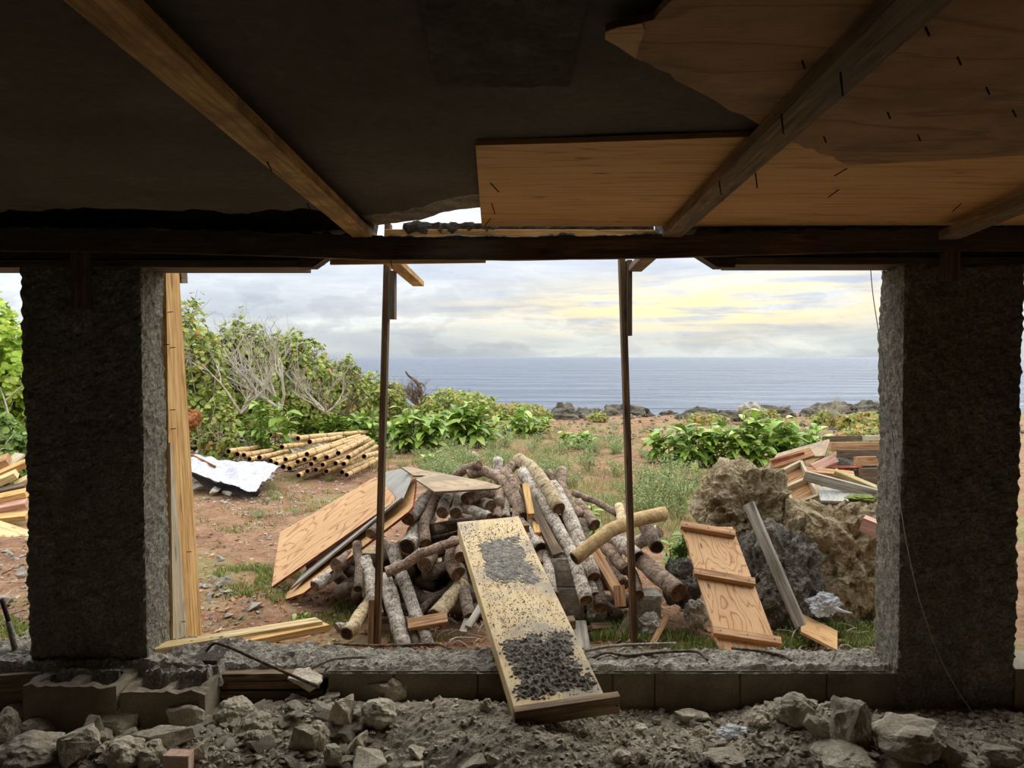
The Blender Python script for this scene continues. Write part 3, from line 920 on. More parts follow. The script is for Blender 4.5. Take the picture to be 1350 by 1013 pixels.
# ------------------------------------------------------------------ props outside under the joists
def prop(x_top, x_bot, y_bot, d, ztop, cleat_px, label, side):
    """upright two by four with its thin edge to the camera"""
    b = P(x_bot, y_bot, d)
    t = P(x_top, 358, d)
    dirv = (t - b)
    t2 = b + dirv * ((ztop - b.z) / dirv.z)
    b2 = b - dirv.normalized() * 0.06
    o = beam('timber_prop', b2, t2, 0.038, 0.089, 'prop_wood_shaded', up=V(0, 1, 0))
    tag(o, label, 'prop')
    cx0, cx1, cy0, cy1 = cleat_px
    ca, cb = P((cx0 + cx1) / 2, cy1, d - 0.02), P((cx0 + cx1) / 2, cy0, d - 0.02)
    beam('cleat', ca, cb, (cx1 - cx0) / F * d, 0.10, 'form_wood', up=V(0, 1, 0), parent=o)
    return o
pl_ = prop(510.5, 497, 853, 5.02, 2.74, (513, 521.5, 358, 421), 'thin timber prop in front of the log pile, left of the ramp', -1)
beam('splice', P(489, 854, 5.0), P(491, 789, 5.0), 0.036, 0.085, 'pine_dirty', up=V(0, 1, 0), parent=pl_)
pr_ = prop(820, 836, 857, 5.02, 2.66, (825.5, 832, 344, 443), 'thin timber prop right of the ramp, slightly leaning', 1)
# leaning plank beside the left column
x_f = -1.728
def yz(px, py, x):
    r = ray(px, py)
    t = x / r.x
    return CAMP + r * t
lp_pts = [V(x_f, 3.858, 2.31), yz(236, 356, x_f), yz(266.5, 838, x_f), V(x_f, 3.858, 0.44)]
lean = slab_poly('leaning_plank', lp_pts, V(1, 0, 0), 0.038, 'pine', xdir=lp_pts[1] - lp_pts[2])
tag(lean, 'wide bright yellow plank standing upright against the left column', 'plank')
slab_poly('stained_board', [p + V(0.006, 0, 0) for p in (V(x_f, 3.862, 1.45), V(x_f, 3.88, 1.45), yz(246, 838, x_f), V(x_f, 3.862, 0.44))], V(1, 0, 0), 0.006, 'wood_stained', lean, xdir=lp_pts[1] - lp_pts[2])
for x, y in ((216, 455), (224, 459), (224, 541), (225, 566), (221, 412), (238, 820), (246, 728)):
    nail(lean, yz(x, y, x_f), V(1, -0.2, 0.1), 0.03)
beam('block_end', yz(233, 366, x_f - 0.02), yz(241, 366, x_f - 0.02), 0.05, 0.06, 'pine_dirty', parent=lean)
# ================================================================== inside floor and rubble
def fz(x, y):
    z = 0.205 + 0.02 * noise.noise(V(x * 1.7, y * 1.7, 2))
    g = lambda cx, cy, sx, sy, a: a * math.exp(-((x - cx) / sx) ** 2 - ((y - cy) / sy) ** 2)
    z += g(-0.30, 3.30, 0.42, 0.26, 0.15) + g(0.05, 3.05, 0.3, 0.25, 0.11) + g(1.24, 3.34, 0.22, 0.2, 0.12) + g(1.55, 3.05, 0.5, 0.25, 0.13)
    z += g(-1.0, 3.36, 0.35, 0.22, 0.09) + g(-1.25, 3.02, 0.5, 0.22, 0.11) + g(-2.0, 2.95, 0.5, 0.22, 0.09) + g(0.7, 2.98, 0.5, 0.22, 0.09)
    return z
def fzn(x, y):
    z = fz(x, y)
    if y > 2.3:
        z += 0.016 * noise.fractal(V(x * 11, y * 11, 0), 0.7, 2.1, 4) + 0.010 * noise.fractal(V(x * 40, y * 40, 4), 0.6, 2.1, 3)
    return z
def build_floor():
    ys, y = [], -3.6
    while y < 3.70:
        ys.append(y)
        y += 0.4 if y < 2.0 else (0.03 if y < 2.6 else 0.0135)
    xs, x = [], -6.6
    while x < 6.6:
        xs.append(x)
        x += 0.4 if (x < -2.7 or x > 2.6) else 0.0135
    xs.append(6.6)
    vs, fs = [], []
    for y in ys:
        for x in xs:
            z = fzn(x, y)
            vs.append((x, y, z))
    n = len(xs)
    for j in range(len(ys) - 1):
        for i in range(n - 1):
            a = j * n + i
            fs.append((a, a + 1, a + n + 1, a + n))
    o = obj('floor', mesh('floor', vs, fs, 'sand'))
    tag(o, 'floor heaped with grey sand, grit and broken concrete', kind='structure')
build_floor()

def gravel(name, n, region, size, mat, zf, label, cat, flat=0.6, seed=1, dens=None):
    rnd = random.Random(seed)
    vs, fs = [], []
    base = [V(1, 0, 0), V(-1, 0, 0), V(0, 1, 0), V(0, -1, 0), V(0, 0, 1), V(0, 0, -1)]
    ft = [(0, 2, 4), (2, 1, 4), (1, 3, 4), (3, 0, 4), (2, 0, 5), (1, 2, 5), (3, 1, 5), (0, 3, 5)]
    made = 0
    while made < n:
        x = rnd.uniform(region[0], region[1]); y = rnd.uniform(region[2], region[3])
        if dens and rnd.random() > dens(x, y):
            continue
        made += 1
        s = rnd.uniform(size[0], size[1]) * (rnd.random() ** 1.5 * 0.8 + 0.4)
        R = Matrix.Rotation(rnd.uniform(0, 6.28), 3, 'Z') @ Matrix.Rotation(rnd.uniform(-0.6, 0.6), 3, 'X')
        c = V(x, y, zf(x, y) + s * flat * 0.35)
        o = len(vs)
        for b in base:
            q = V(b.x * s * rnd.uniform(0.6, 1.2), b.y * s * rnd.uniform(0.6, 1.2), b.z * s * flat * rnd.uniform(0.6, 1.1)) + V(rnd.uniform(-.3, .3), rnd.uniform(-.3, .3), 0) * s
            vs.append(c + R @ q)
        fs += [(a + o, b_ + o, c_ + o) for a, b_, c_ in ft]
    o = obj(name, mesh(name, vs, fs, mat))
    return tag(o, label, cat, kind='stuff')
gravel('gravel', 9500, (-2.6, 2.5, 2.6, 3.58), (0.009, 0.024), 'rubble', fzn, 'loose gravel and concrete chips scattered over the rubble floor', 'gravel', seed=3,
       dens=lambda x, y: 1.0 if x < -0.75 else (0.3 if x < 0.2 else 0.9))
gravel('gravel', 1500, (-2.4, 1.83, 3.60, 3.86), (0.003, 0.009), 'mortar', lambda x, y: 0.435 if x < -1.4 else 0.41, 'fine grit and mortar crumbs lying on the sills', 'grit', seed=4)

RB = 'rubble lumps inside the sill'
def chunk(px, py, hw, hh, label, kind='hull', depth=None, rot=0.0, tilt=0.0, mat='rubble', seed=None, dz=0.0, boxy=0.6, d=None, npts=12, sub=2, rough=0.16):
    """piece of broken concrete centred on pixel (px,py), half sizes in pixels"""
    z0 = 0.30
    for _ in range(4):
        p = onz(px, py, z0)
        s = p.y / F
        z0 = fz(p.x, p.y) + hh * s * 0.62 + dz
    if d is not None:
        p = P(px, py, d)
        s = d / F
    else:
        p = onz(px, py, z0)
    dp = (depth if depth is not None else hw) * s
    sd = seed if seed is not None else int(px * 3 + py)
    if kind == 'hull':
        me = hull_mesh('concrete_chunk', (hw * s, dp, hh * s), mat, sd, npts, sub, rough, boxy)
    elif kind == 'round':
        me = ico_rock('concrete_chunk', (hw * s, dp, hh * s), mat, sd * 0.37, 4, 0.28, 1.3, True, 0.05)
    Mx = Matrix.Translation(p) @ Matrix.Rotation(rot, 4, 'Z') @ Matrix.Rotation(tilt, 4, 'Y')
    o = obj('concrete_chunk', me, Mx)
    return tag(o, label, 'rubble', RB)
chunk(100, 985, 34, 24, 'big jagged lump of concrete with a pale broken face, bottom left', rot=0.5, tilt=-0.3, boxy=0.5)
chunk(122, 962, 16, 30, 'pale flat-sided slab of concrete leaning up behind the bottom-left lump', depth=26, rot=0.9, tilt=0.2, boxy=0.9)
chunk(40, 990, 38, 20, 'low rough lump of rubble in the bottom left corner', 'round')
chunk(8, 962, 18, 26, 'dark rounded stone at the left edge below the hollow blocks', 'round')
chunk(20, 940, 12, 12, 'small dark stone beside the end of the hollow block', 'round')
chunk(50, 958, 22, 12, 'flat dark stone under the broken hollow block', 'round')
chunk(158, 950, 32, 22, 'pale lump of concrete leaning against the hollow blocks', rot=0.4, boxy=0.4)
chunk(150, 938, 26, 10, 'dusty curved flake of concrete lying over the pale lump', depth=14, rot=-0.2, boxy=0.6)
chunk(243, 950, 34, 22, 'broad triangular lump of concrete below the hollow block end', rot=0.2, boxy=0.3, npts=9)
chunk(215, 972, 46, 16, 'long dark wedge of concrete with a straight top edge', depth=14, rot=-0.15, tilt=-0.2, boxy=0.9, seed=12)
chunk(165, 993, 26, 18, 'rough stone beside the pink brick, to its left', 'round')
chunk(198, 996, 18, 18, 'pale speckled stone touching the pink brick', 'round')
chunk(264, 990, 16, 20, 'pale angular stone just right of the pink brick', boxy=0.4)
chunk(310, 940, 26, 18, 'rough rounded lump of rubble below the packing planks', 'round')
chunk(338, 955, 20, 13, 'squat rough stone among the chips below the packing planks', 'round')
chunk(335, 975, 15, 12, 'small round stone in the middle of the chip heap', 'round')
chunk(403, 976, 24, 20, 'dark smooth wedge of concrete facing the viewer, left of the block lump', depth=12, rot=-0.3, boxy=0.85, seed=5)
chunk(420, 972, 14, 20, 'dark lump of rubble between the wedge and the blocky piece', 'round')
chunk(452, 942, 15, 27, 'tall squared lump of concrete like a loaf, lower left of centre', depth=16, rot=-0.2, tilt=0.25, boxy=0.95, seed=31, npts=16)
chunk(430, 922, 20, 5, 'thin pale flake of concrete lying on the squared lump', depth=12, rot=0.3, tilt=-0.2, boxy=0.8)
chunk(505, 912, 26, 22, 'big pointed boulder of concrete against the sill, left of centre', rot=0.6, boxy=0.35, npts=10)
chunk(520, 908, 16, 16, 'round topped stone half behind the pointed boulder', 'round', dz=0.03)
chunk(498, 942, 22, 18, 'rounded dark lump of rubble below the pointed boulder', 'round')
chunk(466, 978, 20, 11, 'flat squared slab of concrete below the loaf-shaped lump', depth=16, rot=0.1, boxy=0.95, npts=16)
chunk(439, 1000, 14, 22, 'upright angular stone at the bottom edge beside the flat slab', boxy=0.6)
chunk(487, 1004, 34, 14, 'wide dark lump of rubble at the bottom edge, left of centre', rot=0.1, boxy=0.6)
chunk(548, 994, 18, 14, 'angular stone with a pale ridge in the sand heap', boxy=0.4, npts=9)
chunk(545, 1010, 18, 8, 'jagged stone at the bottom edge below the ridge stone', boxy=0.5)
chunk(558, 905, 16, 12, 'small dark pyramid of concrete half sunk in sand by the sill', depth=14, boxy=0.1, npts=7)
chunk(616, 914, 10, 15, 'thin upright shard in the sand just left of the ramp', depth=8, boxy=0.3, npts=8)
chunk(641, 932, 9, 10, 'small grey lump beside the foot of the ramp', 'round')
chunk(618, 1006, 26, 9, 'pale flat slab of concrete at the bottom edge below the ramp', depth=14, boxy=0.9)
chunk(650, 1002, 10, 10, 'small angular pale stone at the bottom edge below the ramp', boxy=0.5)
chunk(462, 905, 12, 12, 'dark flat stone standing against the sill', depth=6, boxy=0.6, rot=0.3)
chunk(400, 896, 30, 14, 'grey lump of mortar under the crossing reinforcing bars', rot=0.2, boxy=0.4, d=3.55)
chunk(912, 946, 24, 10, 'dark block of concrete half buried against the sill, right of centre', depth=14, boxy=0.9)
chunk(924, 966, 9, 8, 'round dark cobble on the sand right of the ramp', 'round')
chunk(845, 962, 10, 7, 'rounded grey cobble just right of the ramp foot', 'round')
chunk(820, 998, 12, 9, 'rounded stone at the bottom edge, right of centre', 'round')
chunk(846, 1000, 6, 9, 'small upright cobble at the bottom edge, right of centre', 'round')
chunk(1003, 952, 10, 6, 'egg-shaped smooth cobble beside the heap on the right', 'round', rot=0.5, dz=0.02)
chunk(1000, 945, 13, 13, 'dark round stone behind the egg-shaped cobble', 'round')
chunk(1046, 936, 26, 20, 'dark rounded mound stone against the sill, right heap', 'round')
chunk(1076, 966, 24, 20, 'pale flat-faced slab leaning on the right heap', depth=10, rot=-0.5, tilt=0.5, boxy=0.85)
chunk(1034, 984, 8, 7, 'small angular pale cobble in the right heap', boxy=0.4)
chunk(992, 975, 8, 7, 'small dark cobble below the crumpled plastic', 'round')
chunk(1125, 952, 27, 36, 'large upright rounded lump of concrete before the right column', depth=24, boxy=0.75, seed=77, npts=18, rough=0.2)
chunk(1200, 972, 46, 24, 'large crusty boulder at the foot of the right column', 'round')
chunk(1240, 992, 34, 22, 'angular lump with a flat face in front of the crusty boulder', depth=20, rot=-0.4, tilt=0.3, boxy=0.7)
chunk(1318, 997, 34, 15, 'long squared block of concrete in the bottom right corner', depth=16, rot=-0.05, boxy=1.0, seed=9, npts=20)
chunk(1110, 998, 42, 14, 'wide crusty lump of mortar at the bottom edge, right side', 'round')
chunk(1180, 1004, 34, 12, 'low crusty lump at the bottom edge below the boulder', 'round')
chunk(1268, 1005, 26, 10, 'gritty low lump of rubble before the corner block', 'round')
chunk(955, 1000, 26, 8, 'low mound of stuck pebbles at the bottom edge, right of centre', 'round')
# cobbles nobody can tell apart
cob = [hull_mesh('cobble', (1, 0.85, 0.7), 'rubble', 100 + k, 12, 1, 0.10, 0.2) for k in range(7)]
flk = [hull_mesh('chip', (1, 0.75, 0.34), 'rubble', 200 + k, 12, 0, 0.0, 0.8) for k in range(6)]
_rc = random.Random(11)
for k in range(150):
    x, y = _rc.uniform(0.45, 2.3), _rc.uniform(2.92, 3.52)
    s = 0.014 + 0.026 * _rc.random() ** 2
    Mx = Matrix.Translation((x, y, fzn(x, y) + s * 0.4)) @ Matrix.Rotation(_rc.uniform(0, 6), 4, 'Z') @ Matrix.Diagonal((s, s, s, 1))
    tag(obj('cobble', cob[k % 7], Mx), 'small grey cobble loose on the sand right of the ramp', 'stone', 'cobbles on the sand right of the ramp')
for k in range(150):
    x, y = _rc.uniform(-1.38, -0.58), _rc.uniform(2.98, 3.50)
    s = 0.022 + 0.036 * _rc.random() ** 2
    Mx = Matrix.Translation((x, y, fzn(x, y) + s * 0.35)) @ Matrix.Rotation(_rc.uniform(0, 6), 4, 'Z') @ Matrix.Rotation(_rc.uniform(-0.7, 0.7), 4, 'X') @ Matrix.Diagonal((s, s, s, 1))
    tag(obj('concrete_chip', flk[k % 6], Mx), 'flat grey concrete chip in the heap left of the ramp', 'stone', 'flat chips in the heap left of the ramp')
for k in range(40):
    x, y = _rc.uniform(-2.3, -1.3), _rc.uniform(2.92, 3.3)
    s = _rc.uniform(0.018, 0.045)
    Mx = Matrix.Translation((x, y, fzn(x, y) + s * 0.4)) @ Matrix.Rotation(_rc.uniform(0, 6), 4, 'Z') @ Matrix.Diagonal((s, s, s, 1))
    tag(obj('cobble', cob[k % 7], Mx), 'small grey stone between the lumps below the hollow blocks', 'stone', 'stones below the hollow blocks')
# pink brick end
bp = onz(235, 998, 0.36)
bk = beam('broken_brick', bp + V(-0.045, 0, -0.02), bp + V(0.05, 0.0, -0.022), 0.06, 0.075, 'brick', jag=0.004, ch=0.004)
tag(bk, 'pale pink broken brick among the grey rubble, lower left', 'brick')

# hollow concrete blocks, broken open along their tops
def hollow_block(name, L, W, Ht, mat, seed):
    rnd = random.Random(seed)
    t = 0.042
    xs = [0, t, L / 2 - t / 2, L / 2 + t / 2, L - t, L]
    ys = [0, t, W - t, W]
    bm = bmesh.new()
    solid = lambda i, j: not (j == 1 and i in (1, 3))
    nsub = 5
    def grid(a):
        out = []
        for p, q in zip(a, a[1:]):
            k = max(1, round((q - p) / 0.02))
            out += [(p + (q - p) * i / k) for i in range(k)]
        return out + [a[-1]]
    gx, gy = grid(xs), grid(ys)
    cell = lambda v, a: max(i for i in range(len(a) - 1) if a[i] <= v + 1e-6)
    top = lambda x, y: Ht - 0.022 * max(0, 0.4 + noise.fractal(V(x * 9 + seed, y * 9, 1), 0.8, 2, 4)) - 0.006 * noise.noise(V(x * 60, y * 60, seed))
    vs, fs, vid = [], [], {}
    def vt(i, j, k):
        key = (i, j, k)
        if key not in vid:
            x, y = gx[i], gy[j]
            z = top(x, y) if k == 1 else 0.0
            vid[key] = len(vs)
            vs.append((x + 0.002 * noise.noise(V(x * 30, y * 30, k + seed)), y + 0.002 * noise.noise(V(x * 30, y * 30, k + 4 + seed)), z))
        return vid[key]
    nx, ny = len(gx) - 1, len(gy) - 1
    sol = [[solid(cell((gx[i] + gx[i+1]) / 2, xs), cell((gy[j] + gy[j+1]) / 2, ys)) for j in range(ny)] for i in range(nx)]
    for i in range(nx):
        for j in range(ny):
            if not sol[i][j]:
                continue
            fs.append((vt(i, j, 1), vt(i+1, j, 1), vt(i+1, j+1, 1), vt(i, j+1, 1)))
            fs.append((vt(i, j, 0), vt(i, j+1, 0), vt(i+1, j+1, 0), vt(i+1, j, 0)))
            for di, dj, e in ((-1, 0, ((0, 1), (0, 0))), (1, 0, ((1, 0), (1, 1))), (0, -1, ((0, 0), (1, 0))), (0, 1, ((1, 1), (0, 1)))):
                ii, jj = i + di, j + dj
                if ii < 0 or jj < 0 or ii >= nx or jj >= ny or not sol[ii][jj]:
                    (a, b), (c, d) = e
                    fs.append((vt(i+a, j+b, 0), vt(i+c, j+d, 0), vt(i+c, j+d, 1), vt(i+a, j+b, 1)))
    return mesh(name, vs, fs, mat)
h1 = obj('hollow_block', hollow_block('hollow_block', 0.425, 0.20, 0.215, 'block', 1.0), Matrix.Translation((-2.185, 3.385, 0.205)) @ Matrix.Rotation(math.radians(-2), 4, 'Z'))
tag(h1, 'broken hollow concrete block under the left half of the left column', 'block')
h2 = obj('hollow_block', hollow_block('hollow_block', 0.375, 0.20, 0.20, 'block', 2.0), Matrix.Translation((-1.745, 3.37, 0.195)) @ Matrix.Rotation(math.radians(2), 4, 'Z'))
tag(h2, 'broken hollow concrete block with a bare end face, left of the chip heap', 'block')
for bo, cx in ((h1, -1.97), (h2, -1.56)):
    crust('mortar_lump', cx - 0.17, cx + 0.17, 3.50, 3.60, lambda x, y: 0.40, 0.012, 'mortar', bo, 0.035, 0.05, cx)
wp = beam('scrap_board', V(-2.62, 3.50, 0.30), V(-2.20, 3.56, 0.31), 0.03, 0.19, 'wood_brown')
tag(wp, 'brown board on edge behind the hollow block at the left edge', 'board')

# ------------------------------------------------------------------ reinforcing bars, rod and cord
def rebar(pts, label, r=0.0075, mat='rust'):
    o = tube('reinforcing_bar', [P(x, y, d) + V(0, 0, 0.016) for x, y, d in pts], r, mat, seg=7)
    return tag(o, label, 'rebar')
rebar([(272, 863, 3.70), (283, 853, 3.68), (302, 858, 3.62), (340, 875, 3.56), (420, 911, 3.42)], 'bent steel bar slanting down over the ledge beside the planks')
rebar([(440, 853, 3.93), (507, 856, 3.90), (573, 854, 3.90), (595, 861, 3.84)], 'straight steel bar lying along the sill, left of the ramp')
rebar([(396, 894, 3.57), (432, 876, 3.62), (453, 872, 3.66), (483, 871, 3.68)], 'mortar-caked curved steel bar rising onto the sill, left side', 0.008, 'mortar')
rebar([(771, 863, 3.80), (811, 856, 3.82), (891, 853, 3.86)], 'mortar-caked steel bar along the back of the sill right of the ramp', 0.008, 'mortar')
rebar([(780, 873, 3.72), (800, 865, 3.74), (827, 869, 3.74), (867, 865, 3.75), (907, 863, 3.76), (921, 865, 3.74), (933, 875, 3.68)], 'wavy steel bar with a hooked end on the sill right of the ramp')
rebar([(964, 859, 3.80), (1002, 863, 3.77), (1031, 869, 3.73), (1045, 877, 3.69)], 'curved steel bar on the sill below the cleated board')
rd = tube('steel_rod', [P(2, 790, 3.75), P(11, 819, 3.73), P(20, 856, 3.72)], 0.011, 'iron', seg=7)
tag(rd, 'short dark steel rod standing up at the far left edge', 'rod')
tube('mortar_sleeve', [P(11, 820, 3.73), P(20, 856, 3.72)], 0.014, 'mortar', rd, seg=7)
cd = tube('cord', [P(1147, 346, 3.76), P(1151, 390, 3.74), P(1160, 450, 3.70), P(1172, 540, 3.62), P(1184, 640, 3.575), P(1196, 720, 3.572), P(1215, 800, 3.57), P(1245, 880, 3.565), P(1290, 950, 3.50), P(1352, 1016, 3.25)], 0.0022, 'cord', seg=5, n=60)
tag(cd, 'thin pale cord hanging in a curve across the right column', 'cord')

# ------------------------------------------------------------------ the ramp over the sill
rA, rB_ = P(737.5, 924, 3.20), P(643.5, 685, 4.81)
rn = (rB_ - rA).cross(V(-1, 0, 0)).normalized()
if rn.z < 0: rn = -rn
RW = 0.394
ramp = beam('plank_ramp', rA - rn * 0.009, rB_ - rn * 0.009, RW, 0.018, 'ramp_ply', up=rn)
tag(ramp, 'pale mortar-spattered plywood ramp sloping from the log pile over the sill', 'ramp')
RX = (rB_ - rA).normalized(); RY = rn.cross(RX)
RL = (rB_ - rA).length
def onramp(s, t, h=0.0):
    return rA + RX * s + RY * t + rn * h
for sd_ in (1, -1):
    beam('side_rail', onramp(0.0, sd_ * (RW / 2 - 0.019), -0.018 - 0.034), onramp(RL - 0.01, sd_ * (RW / 2 - 0.019), -0.018 - 0.034), 0.036, 0.066, 'pine_pale', up=rn, parent=ramp)
xv = RY * -1
xb = beam('cross_board', onramp(-0.02, RW / 2 + 0.004, -0.035), onramp(-0.02, -RW / 2 - 0.06, -0.035), 0.038, 0.084, 'pine_dirty', up=rn, parent=ramp)
beam('cross_block', onramp(RL - 0.06, -RW / 2 + 0.03, -0.05), onramp(RL - 0.06, -RW / 2 - 0.05, -0.05), 0.05, 0.05, 'pine_dirty', up=rn, parent=ramp)
beam('cross_block', onramp(0.60, -RW / 2 + 0.03, -0.05), onramp(0.60, -RW / 2 - 0.045, -0.05), 0.05, 0.05, 'pine_dirty', up=rn, parent=ramp)
for t_ in (RW / 2 - 0.02, -RW / 2 - 0.045):
    nail(xb, onramp(-0.039, t_, -0.035), -RX, 0.004, 0.004)
def ramp_mortar():
    # the caked patch at the foot, then crumbs
    n_, m_ = 110, 96
    def patch(s0, s1, t0, t1, amp, thr, nm, mt):
        vs, fs, keep = [], [], []
        for j in range(m_ + 1):
            for i in range(n_ + 1):
                s = s0 + (s1 - s0) * i / n_
                t = t0 + (t1 - t0) * j / m_
                e = min(min(i, n_ - i) / n_, min(j, m_ - j) / m_) * 2
                h = noise.fractal(V(s * 7 + t0, t * 7, 3), 0.8, 2.1, 4) * 0.45 + 0.42 + 0.35 * noise.noise(V(s * 60, t * 60, 8)) - thr * (1 - e) ** 3.0
                f = noise.fractal(V(s * 55, t * 55, 1), 0.6, 2.1, 4)
                hh = amp * (min(1.0, max(0.0, h * 2.0)) * (0.8 + 0.4 * f)) - (0.004 if h <= 0.02 else 0)
                vs.append(onramp(s, t, hh))
        for j in range(m_):
            for i in range(n_):
                a = j * (n_ + 1) + i
                fs.append((a, a + 1, a + n_ + 2, a + n_ + 1))
        obj(nm, mesh(nm, vs, fs, mt), None, ramp)
    patch(0.012, 0.50, -RW / 2 + 0.004, RW / 2 - 0.004, 0.026, 0.75, 'mortar_cake', 'mortar_dark')
    patch(0.85, 1.56, -0.19, 0.17, 0.009, 1.15, 'mortar_cake', 'mortar_dark')
    rnd = random.Random(5)
    vs, fs = [], []
    base = [V(1, 0, 0), V(-1, 0, 0), V(0, 1, 0), V(0, -1, 0), V(0, 0, 1), V(0, 0, -1)]
    ft = [(0, 2, 4), (2, 1, 4), (1, 3, 4), (3, 0, 4), (2, 0, 5), (1, 2, 5), (3, 1, 5), (0, 3, 5)]
    made = 0
    while made < 2600:
        s, t = rnd.uniform(0.02, RL - 0.02), rnd.uniform(-RW / 2 + 0.01, RW / 2 - 0.01)
        dn = 0.35 + 0.9 * noise.noise(V(s * 2.2, t * 4, 9)) + (0.6 if s < 0.5 else 0) + (0.5 if 0.9 < s < 1.6 else 0)
        if rnd.random() > dn: continue
        made += 1
        q = rnd.uniform(0.001, 0.0042) * (1.6 if rnd.random() < 0.06 else 1)
        c = onramp(s, t, q * 0.4)
        o = len(vs)
        for b in base:
            vs.append(c + V(b.x * q * rnd.uniform(.6, 1.3), b.y * q * rnd.uniform(.6, 1.3), b.z * q * rnd.uniform(.5, .9)))
        fs += [(a + o, b_ + o, c_ + o) for a, b_, c_ in ft]
    o = obj('mortar_crumbs', mesh('mortar_crumbs', vs, fs, 'mortar_dark'), None, ramp)
    o['kind'] = 'stuff'
ramp_mortar()
# the pair of planks lying on the sill at the left
pa0, pa1 = P(200, 858, 3.70), P(420, 821, 4.30)
pk = beam('sill_plank', pa0 + V(0, 0, 0.0), pa1 + V(0, 0, 0.0), 0.089, 0.038, 'pine_pale', up=V(0, 0, 1))
tag(pk, 'long pale yellow two by four lying over the ledge, left foreground', 'plank')
pb0, pb1 = P(318, 848, 3.93), P(429, 826, 4.30)
pk2 = beam('sill_plank', pb0, pb1, 0.085, 0.036, 'pine', up=V(0, 0, 1))
tag(pk2, 'short yellow offcut tucked under the long two by four', 'plank')
# ================================================================== log pile outside
def DP(y):
    return 5.0 + (850 - y) * 0.0053
LOGN = [0]
def log(pxs, r, label, mat='bark_grey', dd=0.0, r1=None, hollow=False, name='log', group='logs in the pile', wob=0.14, cat='log', ends=True, seg=12, depth=None):
    LOGN[0] += 1
    sd = LOGN[0] * 1.37
    pts = [P(q[0], q[1], (q[2] if len(q) > 2 else DP(q[1])) + dd) for q in pxs]
    r1 = r if r1 is None else r1
    n = max(6, 5 * (len(pts) - 1))
    path = catmull(pts, n)
    Lg = sum((a - b).length for a, b in zip(path, path[1:]))
    p0 = path[0].copy()
    rel = [p - p0 for p in path]
    for i, q in enumerate(rel):
        if 0 < i < n:
            q += V(noise.noise(V(i * 0.5, sd, 0)), noise.noise(V(i * 0.5, sd, 5)), noise.noise(V(i * 0.5, sd, 9))) * 0.010
    d0, d1 = pts[0].y, pts[-1].y
    rad = [(r * d0 / F) + ((r1 * d1 / F) - (r * d0 / F)) * i / n for i in range(n + 1)]
    vs, fs, uv = tube_data(rel, rad, seg, wob, sd, cap=True)
    o = obj(name, mesh(name, vs, fs, mat, smooth=False, uvs=uv), Matrix.Translation(p0))
    for f in o.data.polygons[:-2]:
        f.use_smooth = True
    tag(o, label, cat, group)
    if ends:
        for e in ((0,) if len(pts) else ()):
            dirv = (rel[0] - rel[1]).normalized()
            ring = vs[:seg]
            c = sum(ring, V(0, 0, 0)) / seg
            if not hollow:
                ev = [c + dirv * 0.003] + [c + (v - c) * 0.5 + dirv * 0.003 for v in ring] + [c + (v - c) * 0.93 + dirv * 0.002 for v in ring]
                ef = [(0, 1 + (k + 1) % seg, 1 + k) for k in range(seg)] + [(1 + k, 1 + (k + 1) % seg, 1 + seg + (k + 1) % seg, 1 + seg + k) for k in range(seg)]
                obj('cut_end', mesh('cut_end', ev, ef, 'cut_wood'), Matrix.Translation(p0), o)
            else:
                ev = [c + (v - c) * 0.78 + dirv * 0.002 for v in ring] + [c + (v - c) * 0.97 + dirv * 0.002 for v in ring]
                ef = [(k, (k + 1) % seg, seg + (k + 1) % seg, seg + k) for k in range(seg)]
                obj('cut_rim', mesh('cut_rim', ev, ef, 'cut_wood'), Matrix.Translation(p0), o)
                ev = [c + (v - c) * 0.80 + dirv * 0.0015 for v in ring]
                obj('hollow_core', mesh('hollow_core', ev, [tuple(reversed(range(seg)))], 'hollow_dark'), Matrix.Translation(p0), o)
    return o
G_, B_, Pl_, Dk_ = 'bark_grey', 'bark_brown', 'bark_pale', 'bark_dark'
# left of the ramp
log([(457, 836, 4.98), (487, 796, 5.35), (500, 775, 5.5)], 9.5, 'pale log with a ringed end, lowest on the left by the prop', Pl_, hollow=True)
log([(444, 828, 5.25), (462, 826, 5.3)], 6, 'short grey log end behind the ringed pale log', G_)
log([(533, 857, 4.93), (521, 810), (507, 762)], 10.5, 'thick straight grey log slanting down right of the left prop', G_)
log([(566, 854, 4.95), (536, 778), (517, 722)], 8.5, 'long mottled log beside the thick one, reaching the sill', G_)
log([(551, 856, 4.97), (541, 815, 5.15)], 6, 'short dark log foot between the two long slanting logs', Dk_)
log([(497, 812, 5.18), (487, 760), (480, 738)], 9, 'mottled grey log directly behind the left prop', G_)
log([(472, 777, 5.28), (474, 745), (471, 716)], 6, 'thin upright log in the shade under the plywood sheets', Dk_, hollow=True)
log([(574, 813, 5.14), (594, 790), (612, 770)], 11, 'pale stub of log pointing right, left of the ramp', Pl_)
log([(540, 832, 5.1), (565, 795, 5.4), (590, 782, 5.55)], 5, 'split dark branch lying behind the pale stub', Dk_)
log([(537, 722, 5.55), (550, 702, 5.8), (564, 680, 6.1)], 12.5, 'big hollow log end facing the viewer, left middle of the pile', G_, hollow=True)
log([(537, 684, 5.75), (555, 668, 5.95), (574, 652, 6.15)], 10.5, 'cut log sticking out beside the leaning plywood edge', G_)
log([(561, 716, 5.55), (559, 692, 5.72), (568, 672, 5.9), (580, 650, 6.1)], 7.5, 'forked thin log in front of the big hollow end', B_)
log([(583, 676, 5.8), (588, 662, 5.98), (592, 648, 6.15)], 8.5, 'short log under the plywood lid, first right of the forked one', G_)
log([(601, 677, 5.8), (604, 663, 5.98), (608, 648, 6.15)], 8.5, 'short log under the plywood lid, second right of the forked one', G_)
